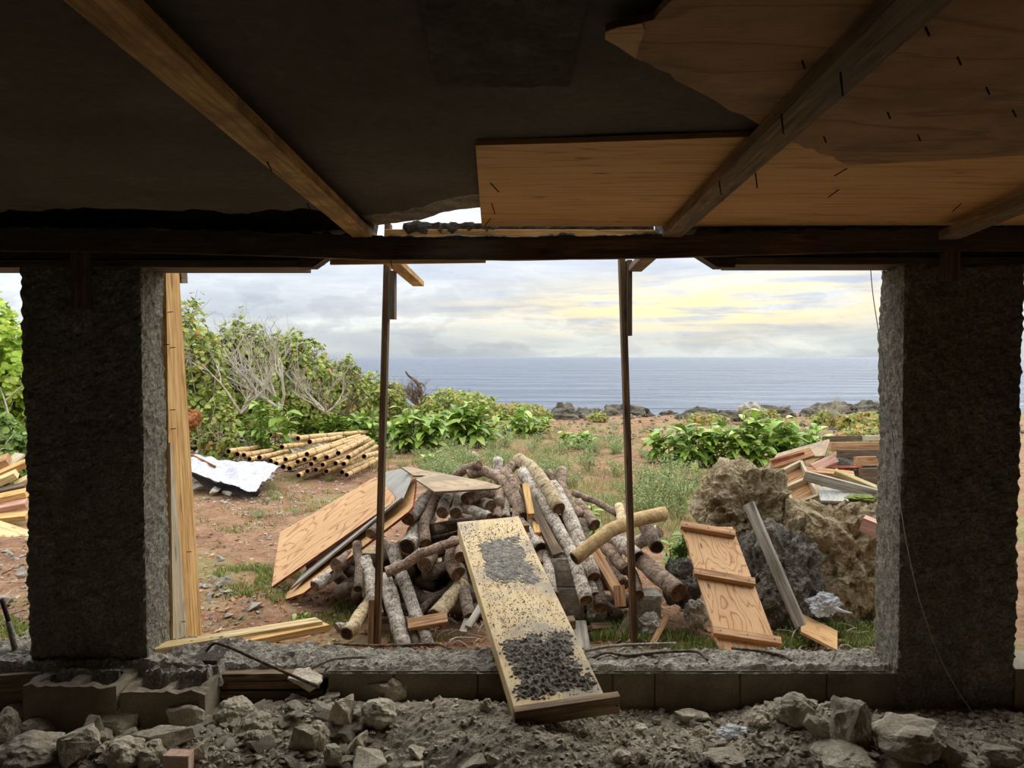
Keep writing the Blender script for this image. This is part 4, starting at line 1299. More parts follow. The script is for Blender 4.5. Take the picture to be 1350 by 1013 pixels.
log([(613, 660, 5.85), (630, 653, 5.95), (648, 648, 6.0)], 8.5, 'log lying sideways under the plywood lid with a sawn end', B_)
log([(647, 668, 5.82), (634, 664, 5.95), (618, 662, 6.05)], 9, 'log end facing right under the plywood lid corner', G_)
log([(645, 682, 5.72), (628, 675, 5.8), (608, 668, 5.9)], 6.5, 'thin split log just above the top of the ramp', G_)
log([(654, 684, 5.78), (657, 664, 5.95), (660, 645, 6.1)], 6.5, 'thin upright log behind the top of the ramp', B_)
log([(666, 684, 5.78), (667, 668, 5.95), (668, 650, 6.1)], 6, 'pale thin log right beside the top of the ramp', G_)
log([(509, 755, 5.36), (533, 745, 5.38), (552, 732, 5.38), (578, 722, 5.40), (604, 712, 5.42)], 7.5, 'crooked brown root lying across the hollow of the pile', B_, r1=6)
log([(560, 745, 5.50), (568, 735, 5.8)], 10, 'round log end deep in the hollow below the root', B_)
log([(604, 757, 5.36), (597, 742, 5.45), (602, 712, 5.6)], 11, 'knobbly brown log pressed against the left edge of the ramp', B_)
log([(607, 735, 5.32), (606, 715, 5.5)], 8, 'small ringed log end at the left edge of the ramp', B_)
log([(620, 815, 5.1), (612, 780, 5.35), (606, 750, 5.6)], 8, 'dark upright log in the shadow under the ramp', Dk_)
log([(415, 774, 5.62), (428, 765, 5.7), (446, 752, 5.85)], 8.5, 'pale log end below the lower plywood sheet, nearest the ground', G_)
log([(443, 746, 5.65), (462, 734, 5.8)], 9.5, 'brown log end tucked under the lower plywood sheet', B_)
log([(488, 704, 5.65), (505, 690, 5.85)], 7, 'small log end peeking out under the plywood sheets by the prop', Dk_)
# crown of the heap
log([(632, 612, 6.25), (617, 618, 6.35), (602, 626, 6.45)], 6, 'small brown log at the very back, beside the plywood lid', B_)
log([(617, 626, 6.3), (640, 622, 6.28), (660, 632, 6.15), (674, 652, 6.02), (682, 674, 5.86), (680, 690, 5.74)], 7, 'long limb arching over the heap above the ramp', B_)
log([(657, 606, 6.38), (657, 624, 6.3), (659, 640, 6.2)], 7, 'stubby log sticking up at the top of the heap', G_)
log([(683, 609, 6.36), (672, 618, 6.28), (657, 631, 6.18)], 7, 'reddish brown log across the top of the heap', B_)
log([(690, 681, 5.78), (684, 655, 5.98), (668, 622, 6.2)], 7, 'knotted grey log left of the long white log', B_)
log([(737, 671, 5.74), (718, 640, 5.98), (700, 618, 6.2), (684, 606, 6.36)], 9.5, 'yellowish log with a ringed sawn end in mid heap', Pl_)
log([(773, 792, 5.13), (757, 738, 5.45), (720, 668, 5.86), (690, 622, 6.2)], 9.5, 'longest whitish log running down the middle of the heap', G_)
log([(783, 761, 5.3), (765, 715, 5.55), (741, 662, 5.9), (727, 640, 6.05)], 9.5, 'whitish log parallel to the longest one, on its right', G_)
log([(792, 802, 5.17), (787, 775, 5.32), (776, 728, 5.6), (764, 690, 5.85)], 9.5, 'dark ended log beneath the two long whitish logs', Dk_)
log([(784, 786, 5.23), (774, 762, 5.38), (765, 735, 5.55)], 7.5, 'short log squeezed between the two long whitish logs', G_)
log([(712, 723, 5.5), (700, 708, 5.6), (684, 690, 5.75)], 9.5, 'grey log with a split end just right of the ramp top', G_, hollow=True)
log([(710, 746, 5.42), (713, 728, 5.55)], 8, 'stub of brown log below the split-ended one', B_, hollow=True)
log([(729, 786, 5.2), (722, 752, 5.4), (715, 722, 5.6)], 8, 'thin grey log along the right edge of the ramp', G_)
log([(702, 700, 5.66), (700, 680, 5.8), (697, 660, 5.95)], 6.5, 'pinkish log in the gap right of the ramp top', B_)
log([(740, 620, 6.3), (741, 645, 6.15), (752, 665, 6.0), (768, 682, 5.9)], 7.5, 'reddish log curving down the right side of the heap', B_)
log([(784, 693, 5.82), (773, 680, 5.92), (760, 664, 6.02)], 8.5, 'thick reddish log end low on the right side', B_)
log([(722, 622, 6.32), (738, 645, 6.2), (760, 668, 6.05)], 5.5, 'thin log behind the reddish curving one', B_)
log([(813, 678, 6.1), (786, 662, 6.25), (756, 650, 6.4)], 4.5, 'thin branch reaching right from the heap', B_)
log([(757, 737, 5.22), (790, 711, 5.30), (825, 690, 5.40), (876, 677, 5.55)], 9.5, 'straw coloured pole lying across the heap and behind the prop', 'bamboo', hollow=True, wob=0.05)
log([(826, 752, 5.45), (806, 731, 5.6), (788, 712, 5.75)], 8, 'brown log low on the right, behind the sawn lumber', B_)
log([(841, 735, 5.45), (822, 718, 5.6), (802, 704, 5.75)], 9.5, 'log with a white-rimmed end just right of the prop', G_, hollow=True)
log([(895, 782, 5.1), (866, 758, 5.32), (835, 730, 5.6)], 13, 'thickest log, sticking out at the right foot of the heap', B_, r1=11)
log([(866, 722, 5.45), (858, 706, 5.6), (848, 688, 5.78)], 9.5, 'short dark ended log leaning at the right edge of the heap', Dk_, hollow=True)
log([(820, 690, 5.6), (816, 668, 5.85)], 6, 'short yellow stub behind the prop', Pl_)
log([(822, 771, 5.28), (808, 756, 5.45), (792, 740, 5.6)], 8, 'dark ended log under the sawn lumber on the right', Dk_)
log([(842, 785, 5.25), (838, 768, 5.4), (828, 748, 5.55)], 7.5, 'shaded log leaning below the thickest one', Dk_)
log([(870, 700, 5.75), (848, 712, 5.78), (832, 722, 5.8)], 9, 'stubby grey log behind the prop on the right', G_)
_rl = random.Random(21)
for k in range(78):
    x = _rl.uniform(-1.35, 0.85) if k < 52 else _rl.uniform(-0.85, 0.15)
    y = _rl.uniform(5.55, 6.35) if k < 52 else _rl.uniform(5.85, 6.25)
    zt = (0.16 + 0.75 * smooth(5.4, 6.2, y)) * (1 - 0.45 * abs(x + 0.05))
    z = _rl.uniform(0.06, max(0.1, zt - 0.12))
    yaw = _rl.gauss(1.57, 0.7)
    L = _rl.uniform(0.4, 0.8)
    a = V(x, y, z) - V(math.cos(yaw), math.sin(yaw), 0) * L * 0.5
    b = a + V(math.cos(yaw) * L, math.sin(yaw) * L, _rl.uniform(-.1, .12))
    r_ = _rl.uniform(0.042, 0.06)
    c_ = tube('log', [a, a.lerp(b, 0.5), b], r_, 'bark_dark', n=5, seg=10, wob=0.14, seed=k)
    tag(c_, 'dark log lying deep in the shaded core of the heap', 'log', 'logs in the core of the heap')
# sawn lumber in the heap
def stick(x0, y0, d0, x1, y1, d1, w, t, mat, label, up=V(0, -0.6, 0.8), name='lumber', cat='lumber', **kw):
    o = beam(name, P(x0, y0, d0), P(x1, y1, d1), w, t, mat, up=up, **kw)
    return tag(o, label, cat)
stick(735, 732, 5.45, 690, 645, 5.92, 0.075, 0.038, 'wood_brown', 'grey brown sawn stick lying on the whitish logs')
stick(818, 788, 5.20, 784, 728, 5.52, 0.075, 0.05, 'wood_warm', 'tan sawn stick slanting to the foot of the right prop')
stick(818, 800, 5.16, 816, 772, 5.20, 0.07, 0.05, 'wood_warm', 'tan block standing against the foot of the right prop')
stick(700, 680, 5.62, 693, 640, 5.9, 0.05, 0.04, 'pine', 'yellow stick end between the limb and the brown stick')
stick(709, 705, 5.56, 705, 690, 5.68, 0.045, 0.04, 'pine', 'short yellow stick right of the ramp top')
stick(538, 824, 5.05, 590, 815, 5.08, 0.085, 0.03, 'wood_warm', 'short board laid flat over the slanting logs, left of the ramp', up=V(0, -0.5, 0.85))
stick(768, 860, 4.9, 762, 820, 5.2, 0.11, 0.02, 'wood_grey', 'grey board offcut propped just right of the ramp', up=V(0, -0.8, 0.6))
stick(780, 827, 5.15, 806, 825, 5.2, 0.05, 0.02, 'pine_dirty', 'small tan offcut on the grass right of the ramp')
stick(610, 835, 4.95, 622, 805, 5.2, 0.05, 0.025, 'wood_grey', 'grey splintered chip left of the ramp foot')
stick(617, 828, 4.98, 634, 800, 5.15, 0.045, 0.03, 'wood_grey', 'grey splintered chip touching the left edge of the ramp')
stick(800, 862, 4.95, 832, 812, 5.3, 0.05, 0.02, 'wood_brown', 'split brown lath lying near the foot of the right prop')
stick(859, 852, 4.95, 880, 812, 5.3, 0.04, 0.015, 'wood_warm', 'thin tan splinter on the ground left of the cleated board')
# concrete blocks under the heap
def cblock(x0, x1, y0, y1, d, label):
    a, b = P(x0, y1, d), P(x1, y0, d)
    o = obj('concrete_block', rough_box('concrete_block', a.x, b.x, d, d + 0.19, a.z, b.z, 0.025, 'pale_stone', 0.005, 16, x0, 0.01))
    return tag(o, label, 'block')
cblock(726, 764, 737, 774, 5.42, 'grey concrete block holding up the logs right of the ramp, upper one')
cblock(728, 770, 776, 815, 5.40, 'grey concrete block on the ground right of the ramp, lower one')
cblock(843, 872, 786, 815, 5.30, 'grey concrete block in the grass right of the right prop')

# plywood sheets leaning on the heap
def sheet(px3, pxs, thick, mats, label, name='plywood_sheet', cat='plywood', parent=None, xpx=None):
    a, b, c = (P(*q) for q in px3)
    nrm = (b - a).cross(c - a).normalized()
    if nrm.dot(CAMP - a) < 0: nrm = -nrm
    pts = [onplane(x, y, a, nrm) for x, y in pxs]
    xd = onplane(xpx[1][0], xpx[1][1], a, nrm) - onplane(xpx[0][0], xpx[0][1], a, nrm) if xpx else None
    o = slab_poly(name, pts, nrm, thick, mats, parent, xdir=xd)
    if parent is None: tag(o, label, cat)
    return o
sheet([(358, 776, 6.15), (521, 656, 5.85), (495, 629, 6.5)], [(358, 774), (369, 702), (495, 629), (503, 634), (521, 656), (519, 662)], 0.02, ['ply_swirl', 'red_paint'], 'large new plywood panel with swirling grain leaning left of the logs', xpx=((358, 774), (521, 656)))
sheet([(373, 792, 6.0), (545, 662, 5.72), (548, 630, 6.3)], [(372, 792), (379, 781), (388, 773), (430, 735), (520, 650), (528, 640), (548, 630), (547, 645), (544, 668), (538, 675), (400, 782)], 0.018, ['ply_warm', 'red_paint'], 'lower plywood panel with a splintered corner under the large new one', xpx=((388, 773), (540, 668)))
sheet([(380, 776, 6.06), (528, 655, 5.78), (535, 625, 6.4)], [(382, 777), (390, 768), (506, 623), (518, 620), (536, 617), (541, 630), (530, 656), (522, 662)], 0.015, 'ply_grey', 'weathered grey board sandwiched between the leaning plywood panels', name='grey_board', cat='board', xpx=((382, 777), (528, 656)))
sheet([(573, 648, 5.75), (661, 641, 5.85), (530, 616, 6.35)], [(529, 616), (540, 616), (640, 635), (661, 641), (655, 644), (573, 648.5), (560, 640), (548, 632), (562, 627), (545, 627)], 0.014, ['ply_weathered', 'wood_brown'], 'weathered plywood lid lying flat on top of the log heap', xpx=((529, 616), (661, 641)))

# ================================================================== right side: cleated board, rocks, scrap
cb0, cb1 = P(991, 868, 4.45), P(932, 696, 5.20)
cn = (cb1 - cb0).cross(V(-1, 0.0, 0.12)).normalized()
if cn.y > 0: cn = -cn
CW = 0.36
cboard = beam('cleated_board', cb0 - (cb1 - cb0).normalized() * 0.12, cb1, CW, 0.018, 'ply_fresh', up=cn)
tag(cboard, 'plywood board with three wooden cleats leaning against the rocks', 'board')
CX = (cb1 - cb0).normalized(); CY = cn.cross(CX); CL = (cb1 - cb0).length
for px0, py0, px1, py1 in ((896, 696, 967, 708), (913, 758, 993, 772), (938, 836, 1027, 850)):
    a = onplane(px0, py0, cb0, cn); b = onplane(px1, py1, cb0, cn)
    ct = beam('cleat', a + cn * 0.028, b + cn * 0.028, 0.05, 0.038, 'wood_warm', up=cn, parent=cboard)
    for f_ in (0.1, 0.5, 0.9):
        nail(ct, a.lerp(b, f_) + cn * 0.046, cn, 0.004, 0.0035)
g0, g1 = P(1056, 826, 4.95), P(987, 664, 5.35)
gb = beam('grey_lumber', g0, g1, 0.075, 0.03, 'wood_grey', up=V(-0.75, -0.65, 0.1))
tag(gb, 'long weathered grey plank leaning on the dark rock, right of the cleated board', 'plank')
sheet([(1057, 832, 5.0), (1104, 857, 4.78), (1104, 833, 5.05)], [(1056, 809), (1104, 832), (1104, 857), (1100, 855), (1056, 833)], 0.018, 'ply_warm', 'small plywood offcut on the grass at the foot of the grey plank', name='plywood_offcut', xpx=((1057, 832), (1104, 857)))

def rock(x0, x1, y0, y1, d, mat, label, seed, depth=0.8, sub=6, fine=0.17, amp=0.26, bx_=0.7):
    c = P((x0 + x1) / 2, (y0 + y1) / 2, d)
    hw, hh = (x1 - x0) / 2 / F * d, (y1 - y0) / 2 / F * d
    o = obj('coral_boulder', ico_rock('coral_boulder', (hw, hw * depth, hh), mat, seed, sub, amp, 1.5, True, fine, boxy=bx_), Matrix.Translation(c))
    return tag(o, label, 'rock')
ra = rock(915, 1045, 603, 742, 6.15, 'coral_rock', 'tan pitted coral boulder behind the cleated board', 1.3)
rb2 = rock(1034, 1190, 653, 822, 5.75, 'coral_rock', 'large pitted coral boulder beside the right column', 2.6)
rock(968, 1082, 690, 850, 5.55, 'coral_dark', 'dark jagged rock behind the leaning grey plank', 4.1, bx_=0.4, amp=0.3)
rock(872, 932, 735, 805, 5.50, 'coral_dark', 'dark jagged rock left of the cleated board', 5.2, sub=5, bx_=0.4, amp=0.3)
rock(902, 936, 790, 832, 5.25, 'pale_stone', 'small pale broken rock at the left foot of the cleated board', 6.0, sub=4, bx_=0.2, amp=0.35)
rock(1085, 1225, 588, 720, 7.35, 'coral_dark', 'dark rock under the scrap heap beside the right column', 9.4, sub=5, bx_=0.4, amp=0.3)
rock(842, 872, 808, 842, 5.2, 'pale_stone', 'pale stone in the grass by the right prop', 7.7, sub=4, bx_=0.2, amp=0.35)
rock(772, 800, 792, 822, 5.35, 'pale_stone', 'pale stone in the grass under the long whitish logs', 8.2, sub=4, bx_=0.2, amp=0.35)
mo = obj('moss_patch', ico_rock('moss_patch', (0.11, 0.08, 0.025), 'moss', 3.0, 4, 0.3, 2.5, True, 0.08), Matrix.Translation(P(1135, 657, 5.7)), rb2)
bag = obj('plastic_bag', ico_rock('plastic_bag', (0.10, 0.08, 0.075), 'clear_plastic', 4.4, 4, 0.45, 1.8, True, 0.10), Matrix.Translation(P(1087, 797, 5.2)))
tag(bag, 'crumpled clear plastic bag on the grass below the boulders', 'plastic bag')
tube('bag_tail', [P(1095, 800, 5.15), P(1110, 806, 5.1), P(1124, 809, 5.05)], 0.02, 'clear_plastic', bag, r1=0.004)
wr = obj('plastic_wrapper', ico_rock('plastic_wrapper', (0.06, 0.04, 0.022), 'clear_plastic', 2.2, 4, 0.5, 2.0, True, 0.12), Matrix.Translation(onz(968, 966, 0.29)))
tag(wr, 'crumpled clear plastic wrapper on the rubble right of the ramp', 'wrapper')

# scrap formwork on the rocks
UPC = V(0, -0.75, 0.65)
sheet([(1022, 604, 6.9), (1092, 580, 7.2), (1088, 600, 6.9)], [(1021, 603), (1025, 598), (1093, 579), (1094, 582), (1087, 601), (1070, 602), (1024, 612)], 0.02, 'ply_weathered', 'tilted tan plywood scrap on top of the scrap heap by the plants', name='plywood_scrap')
bxr = stick(1017, 613, 6.75, 1070, 597, 6.8, 0.09, 0.05, 'wood_warm', 'tan lumber with a red painted edge under the tilted scrap', up=UPC)
beam('red_edge', P(1017, 609.5, 6.72), P(1060, 598, 6.77), 0.03, 0.012, 'red_paint', up=V(0, -1, 0), parent=bxr)
stick(1071, 619, 6.6, 1100, 606, 6.75, 0.085, 0.05, 'wood_pink', 'pinkish lumber offcut in the middle of the scrap heap', up=UPC)
stick(1076, 612, 6.9, 1092, 604, 7.0, 0.05, 0.03, 'wood_brown', 'dark stick behind the pinkish offcut', up=UPC)
def tray():
    a = P(1037, 662, 6.2)
    pts = {'tl': (1028, 621), 'tr': (1056, 607), 'br': (1079, 652), 'bl': (1046, 664)}
    p0, p1, p2 = P(1046, 664, 6.25), P(1079, 652, 6.3), P(1028, 621, 6.55)
    nrm = (p1 - p0).cross(p2 - p0).normalized()
    if nrm.dot(CAMP - p0) < 0: nrm = -nrm
    q = {k: onplane(x, y, p0, nrm) for k, (x, y) in pts.items()}
    root = empty('form_tray', q['bl'])
    tag(root, 'shallow wooden formwork tray with two bays on the scrap heap', 'tray')
    slab_poly('tray_bottom', [q['tl'] - nrm * 0.07, q['tr'] - nrm * 0.07, q['br'] - nrm * 0.07, q['bl'] - nrm * 0.07], nrm, 0.012, 'wood_warm', root)
    def rim(u, v): beam('rim', u - nrm * 0.035, v - nrm * 0.035, 0.022, 0.07, 'wood_stained', up=nrm, parent=root)
    for u, v in (('tl', 'tr'), ('tr', 'br'), ('br', 'bl'), ('bl', 'tl')):
        rim(q[u], q[v])
    rim(q['tl'].lerp(q['bl'], 0.48), q['tr'].lerp(q['br'], 0.48))
tray()
stick(1060, 627, 6.35, 1170, 656, 6.15, 0.04, 0.085, 'wood_grey', 'long pale grey plank on edge across the front of the scrap heap', up=V(0.1, -0.2, 1))
stick(1100, 622, 6.35, 1170, 651, 6.2, 0.04, 0.05, 'pine_pale', 'pale yellow stick above the long grey plank')
stick(1060, 621, 6.6, 1125, 627, 6.55, 0.06, 0.05, 'wood_warm', 'tan lumber lying behind the pale yellow stick')
for i, (x0, x1, y0, y1, dd_, mt, lb_) in enumerate((
        (1086, 1140, 576, 582, 7.6, 'wood_brown', 'brown board at the very top of the scrap heap'),
        (1138, 1185, 575, 581, 7.65, 'wood_stained', 'pale board end at the top right of the scrap heap'),
        (1094, 1185, 584, 593, 7.3, 'wood_warm', 'orange tan board on edge, second layer of the scrap heap'),
        (1105, 1185, 594, 603, 7.1, 'wood_brown', 'stained brown board on edge below the orange tan one'),
        (1128, 1185, 603, 614, 6.9, 'wood_warm', 'warm tan board on edge beside the column, third layer'),
        (1135, 1185, 618, 652, 6.7, 'wood_brown', 'broad board end beside the column above the grey plank'))):
    a, b = P(x0, (y0 + y1) / 2, dd_), P(x1, (y0 + y1) / 2 - 1, dd_ + 0.1)
    o = beam('scrap_board', a, b, 0.05, (y1 - y0 + 1) / F * dd_, mt, up=V(0, 0.1, 1))
    tag(o, lb_, 'board')
stick(1095, 617, 6.8, 1135, 616, 6.8, 0.03, 0.02, 'red_paint', 'thin red edged lath in the dark gap of the scrap heap')
sheet([(1080, 655, 6.1), (1128, 655, 6.1), (1085, 640, 6.5)], [(1078, 642), (1082, 660), (1140, 662), (1150, 652), (1118, 640)], 0.015, 'ply_grey', 'grey plywood scrap under the long grey plank', name='plywood_scrap')
stick(1031, 664, 6.0, 1046, 680, 5.95, 0.10, 0.025, 'wood_grey', 'small grey board wedged between the two coral boulders', up=V(-0.3, -0.9, 0.3))
fb = stick(1137, 690, 5.25, 1175, 705, 5.15, 0.11, 0.10, 'wood_pink', 'pinkish box end of formwork poking out beside the column', up=V(0, 0, 1))

# ================================================================== bamboo poles
def pole(x0, y0, d0, x1, y1, d1, r, label, group=None):
    a, b = P(x0, y0, d0), P(x1, y1, d1)
    L = (b - a).length
    n = 9
    rnd = random.Random(int(x0 * 7 + y0))
    path, rad = [], []
    R0 = r / F * d0
    for i in range(n + 1):
        p = a.lerp(b, i / n) - a
        p += V(rnd.uniform(-1, 1), 0, rnd.uniform(-1, 1)) * 0.007
        path.append(p); rad.append(R0 * (1 - 0.18 * i / n))
    seg = 9
    vs, fs, uv = tube_data(path, rad, seg, 0.04, x0)
    fs = fs[1:] if False else fs
    # open the near end: drop the near cap and add an inner bore
    del fs[-2]
    uv = uv[:len(uv) - 4 * seg] + uv[len(uv) - 2 * seg:]
    me = mesh('bamboo_pole', vs, fs, 'bamboo', smooth=True, uvs=uv)
    o = obj('bamboo_pole', me, Matrix.Translation(a))
    tag(o, label, 'pole', group or 'bamboo poles in the fan-shaped stack')
    c = path[0]; ring = vs[:seg]
    t = (path[1] - path[0]).normalized()
    inner = [c + (v - c) * 0.76 for v in ring]
    deep = [v + t * 0.25 for v in inner]
    ev = list(ring) + inner + deep
    ef = [(k, seg + k, seg + (k + 1) % seg, (k + 1) % seg) for k in range(seg)]
    obj('cut_rim', mesh('cut_rim', list(ring) + inner, ef, 'bamboo_node'), Matrix.Translation(a), o)
    bf = [(k, (k + 1) % seg, seg + (k + 1) % seg, seg + k) for k in range(seg)] + [tuple(seg + k for k in range(seg))]
    obj('bore', mesh('bore', inner + deep, [tuple(reversed(f)) for f in bf], 'hollow_dark'), Matrix.Translation(a), o)
    # joints
    for i in range(1, n, 2):
        rr = rad[i] * 1.08
        tp = (path[i + 1] - path[i - 1]).normalized()
        v2, f2, u2 = tube_data([path[i] - tp * 0.012, path[i] + tp * 0.012], [rr, rr], seg, 0, 0, cap=False)
        obj('joint', mesh('joint', v2, f2, 'bamboo_node', smooth=True, uvs=u2), Matrix.Translation(a), o)
    return o
def B(x, y):
    return 240 + x / 4.82, 500 + y / 4.82
BP = [  # near end, far end (crop pixels), near depth, label
 (1045, 612, 1268, 497, 11.6, 'lowest bamboo pole at the right front of the fan stack'),
 (1015, 592, 1215, 505, 11.75, 'bamboo pole resting just behind the lowest right one'),
 (915, 588, 1080, 530, 11.8, 'low bamboo pole end in the middle front of the fan stack'),
 (850, 578, 1010, 530, 11.85, None), (795, 588, 960, 530, 11.75, None), (742, 612, 900, 545, 11.6, 'lowest bamboo pole end nearest the tarp'),
 (682, 568, 850, 500, 11.9, None), (640, 556, 800, 500, 12.0, None), (735, 525, 930, 450, 11.9, None), (778, 515, 960, 440, 11.85, None),
 (822, 542, 1000, 470, 11.75, None), (890, 548, 1040, 490, 11.7, None), (975, 540, 1120, 470, 11.65, None),
 (1025, 540, 1235, 425, 11.6, 'bamboo pole with a dark mouth near the right of the fan stack'),
 (1155, 493, 1265, 462, 11.9, 'short brown ended bamboo pole at the far right of the fan stack'),
 (1055, 495, 1215, 398, 11.8, 'knobbly bamboo pole high on the right of the fan stack'),
 (990, 470, 1180, 375, 11.9, 'topmost bamboo pole with a pale ringed end'),
 (920, 500, 1195, 385, 11.8, None), (845, 505, 1170, 372, 11.8, None), (795, 480, 1160, 365, 11.9, 'long bamboo pole with a wide dark mouth on top of the stack'),
 (660, 510, 1130, 358, 11.8, 'longest bamboo pole lying along the left flank of the stack'),
 (600, 535, 860, 455, 11.8, None), (560, 520, 760, 470, 12.1, None), (492, 502, 670, 455, 12.3, 'bamboo pole end just above the white tarp, third from left'),
 (430, 512, 600, 475, 12.3, 'bamboo pole end half hidden by the white tarp'),
 (395, 487, 650, 435, 12.4, 'second bamboo pole from the left above the white tarp'),
 (295, 460, 630, 412, 12.6, 'leftmost bamboo pole with a charred end above the white tarp'),
 (350, 480, 500, 455, 12.8, None),
 (635, 432, 800, 410, 12.6, 'short bamboo pole with a dark mouth behind the white tarp'),
 (810, 402, 1010, 368, 13.0, None), (735, 376, 1205, 333, 13.6, 'thin long bamboo pole at the very back of the stack'),
 (560, 352, 740, 366, 13.9, 'detached bamboo pole lying at the back left of the stack')]
for (x0, y0, x1, y1, d, lb_) in BP:
    (a, b), (c, e) = B(x0, y0), B(x1, y1)
    L = math.hypot(c - a, e - b)
    dd_ = d + min(2.6, 0.35 + L / 30.0)
    pole(a, b, d, c, e, dd_, 3.6, lb_ or 'bamboo pole with an open dark end inside the fan-shaped stack', None if lb_ else 'alike bamboo poles inside the fan stack')
# ------------------------------------------------------------------ white tarp
def tarp():
    c = [(246, 599, 11.6), (283, 598, 12.0), (320, 608, 11.6), (350, 610, 11.6), (368, 612, 11.3), (362, 632, 10.6), (335, 650, 10.1), (300, 641, 10.3), (248, 628, 10.6)]
    nx, ny = 40, 24
    top = [(236, 600, 12.0), (262, 600, 12.1), (290, 606, 12.0), (320, 609, 11.9), (345, 609, 11.8), (369, 614, 11.6)]
    bot = [(236, 617, 10.7), (258, 624, 10.6), (285, 635, 10.45), (308, 640, 10.3), (326, 648, 10.15), (338, 648, 10.2)]
    tp = catmull([P(*q) for q in top], nx); bt = catmull([P(*q) for q in bot], nx)
    vs, fs = [], []
    for j in range(ny + 1):
        v = j / ny
        for i in range(nx + 1):
            p = bt[i].lerp(tp[i], v)
            z = 0.10 * math.sin(v * math.pi) * noise.noise(V(i * 0.14, v * 3, 1)) + 0.03 * noise.fractal(V(i * 0.35, v * 7, 4), 0.8, 2, 3) + 0.05 * math.sin(v * math.pi)
            vs.append(p + V(0, 0, z))
    for j in range(ny):
        for i in range(nx):
            a = j * (nx + 1) + i
            fs.append((a, a + 1, a + nx + 2, a + nx + 1))
    o = obj('tarp', mesh('tarp', vs, fs, 'tarp_white', smooth=True))
    tag(o, 'white tarp with a black underside spread on the ground by the bamboo', 'tarp')
    # underside, turned down towards the viewer
    v2, f2 = [], []
    for i in range(nx + 1):
        p = bt[i]
        k = math.sin(math.pi * i / nx) ** 0.7
        g = V(p.x + 0.02, p.y + 0.12, max(0.0, p.z - 0.24 * k))
        v2 += [p, p.lerp(g, 0.5) + V(0, 0.10 * k, 0), g]
    for i in range(nx):
        for k in range(2):
            a = i * 3 + k
            f2.append((a, a + 1, a + 4, a + 3))
    obj('black_underside', mesh('black_underside', v2, f2, 'tarp_black', smooth=True), None, o)
    tube('red_cord', [p + V(0, 0, 0.02) for p in (vs[int(ny * 0.98) * (nx + 1) + 3], vs[int(ny * 0.5) * (nx + 1) + 6], vs[int(ny * 0.4) * (nx + 1) + 15])], 0.02, 'rusty_rock', o, seg=5)
tarp()
# planks at the far left
LP_ = [(-30, 700, 8.3, 40, 724, 8.0, 0.42, 0.06, 'pine_pale', 'broad tan slab at the front of the left plank pile'),
       (-30, 686, 8.6, 36, 680, 8.7, 0.12, 0.06, 'pine', 'tan plank lying just above the broad slab'),
       (-30, 676, 8.7, 36, 664, 8.8, 0.12, 0.07, 'wood_pink', 'purplish plank in the middle of the left plank pile'),
       (-30, 664, 8.8, 36, 650, 8.9, 0.12, 0.08, 'pine', 'bright yellow plank in the middle of the left plank pile'),
       (-30, 655, 9.0, 36, 640, 9.0, 0.12, 0.06, 'wood_brown', 'dark plank in the shade of the left plank pile'),
       (-30, 648, 9.0, 22, 625, 9.1, 0.12, 0.08, 'pine_pale', 'tan beam end pointing right in the left plank pile'),
       (-10, 630, 9.2, 36, 610, 9.3, 0.12, 0.07, 'pine', 'yellow plank near the top of the left plank pile'),
       (20, 640, 9.1, 40, 630, 9.2, 0.10, 0.06, 'pine_pale', 'pale plank end beside the column in the left plank pile'),
       (-30, 622, 9.3, 12, 606, 9.4, 0.2, 0.10, 'wood_warm', 'thick tan block on top of the left plank pile'),
       (5, 618, 9.5, 27, 599, 9.7, 0.16, 0.03, 'wood_stained', 'pale board tilted up at the top of the left plank pile')]
for x0, y0, d0, x1, y1, d1, w, t, mt, lb_ in LP_:
    o = beam('scrap_plank', P(x0, y0, d0), P(x1, y1, d1), w, t, mt, up=V(0, -0.35, 0.94))
    tag(o, lb_, 'plank')
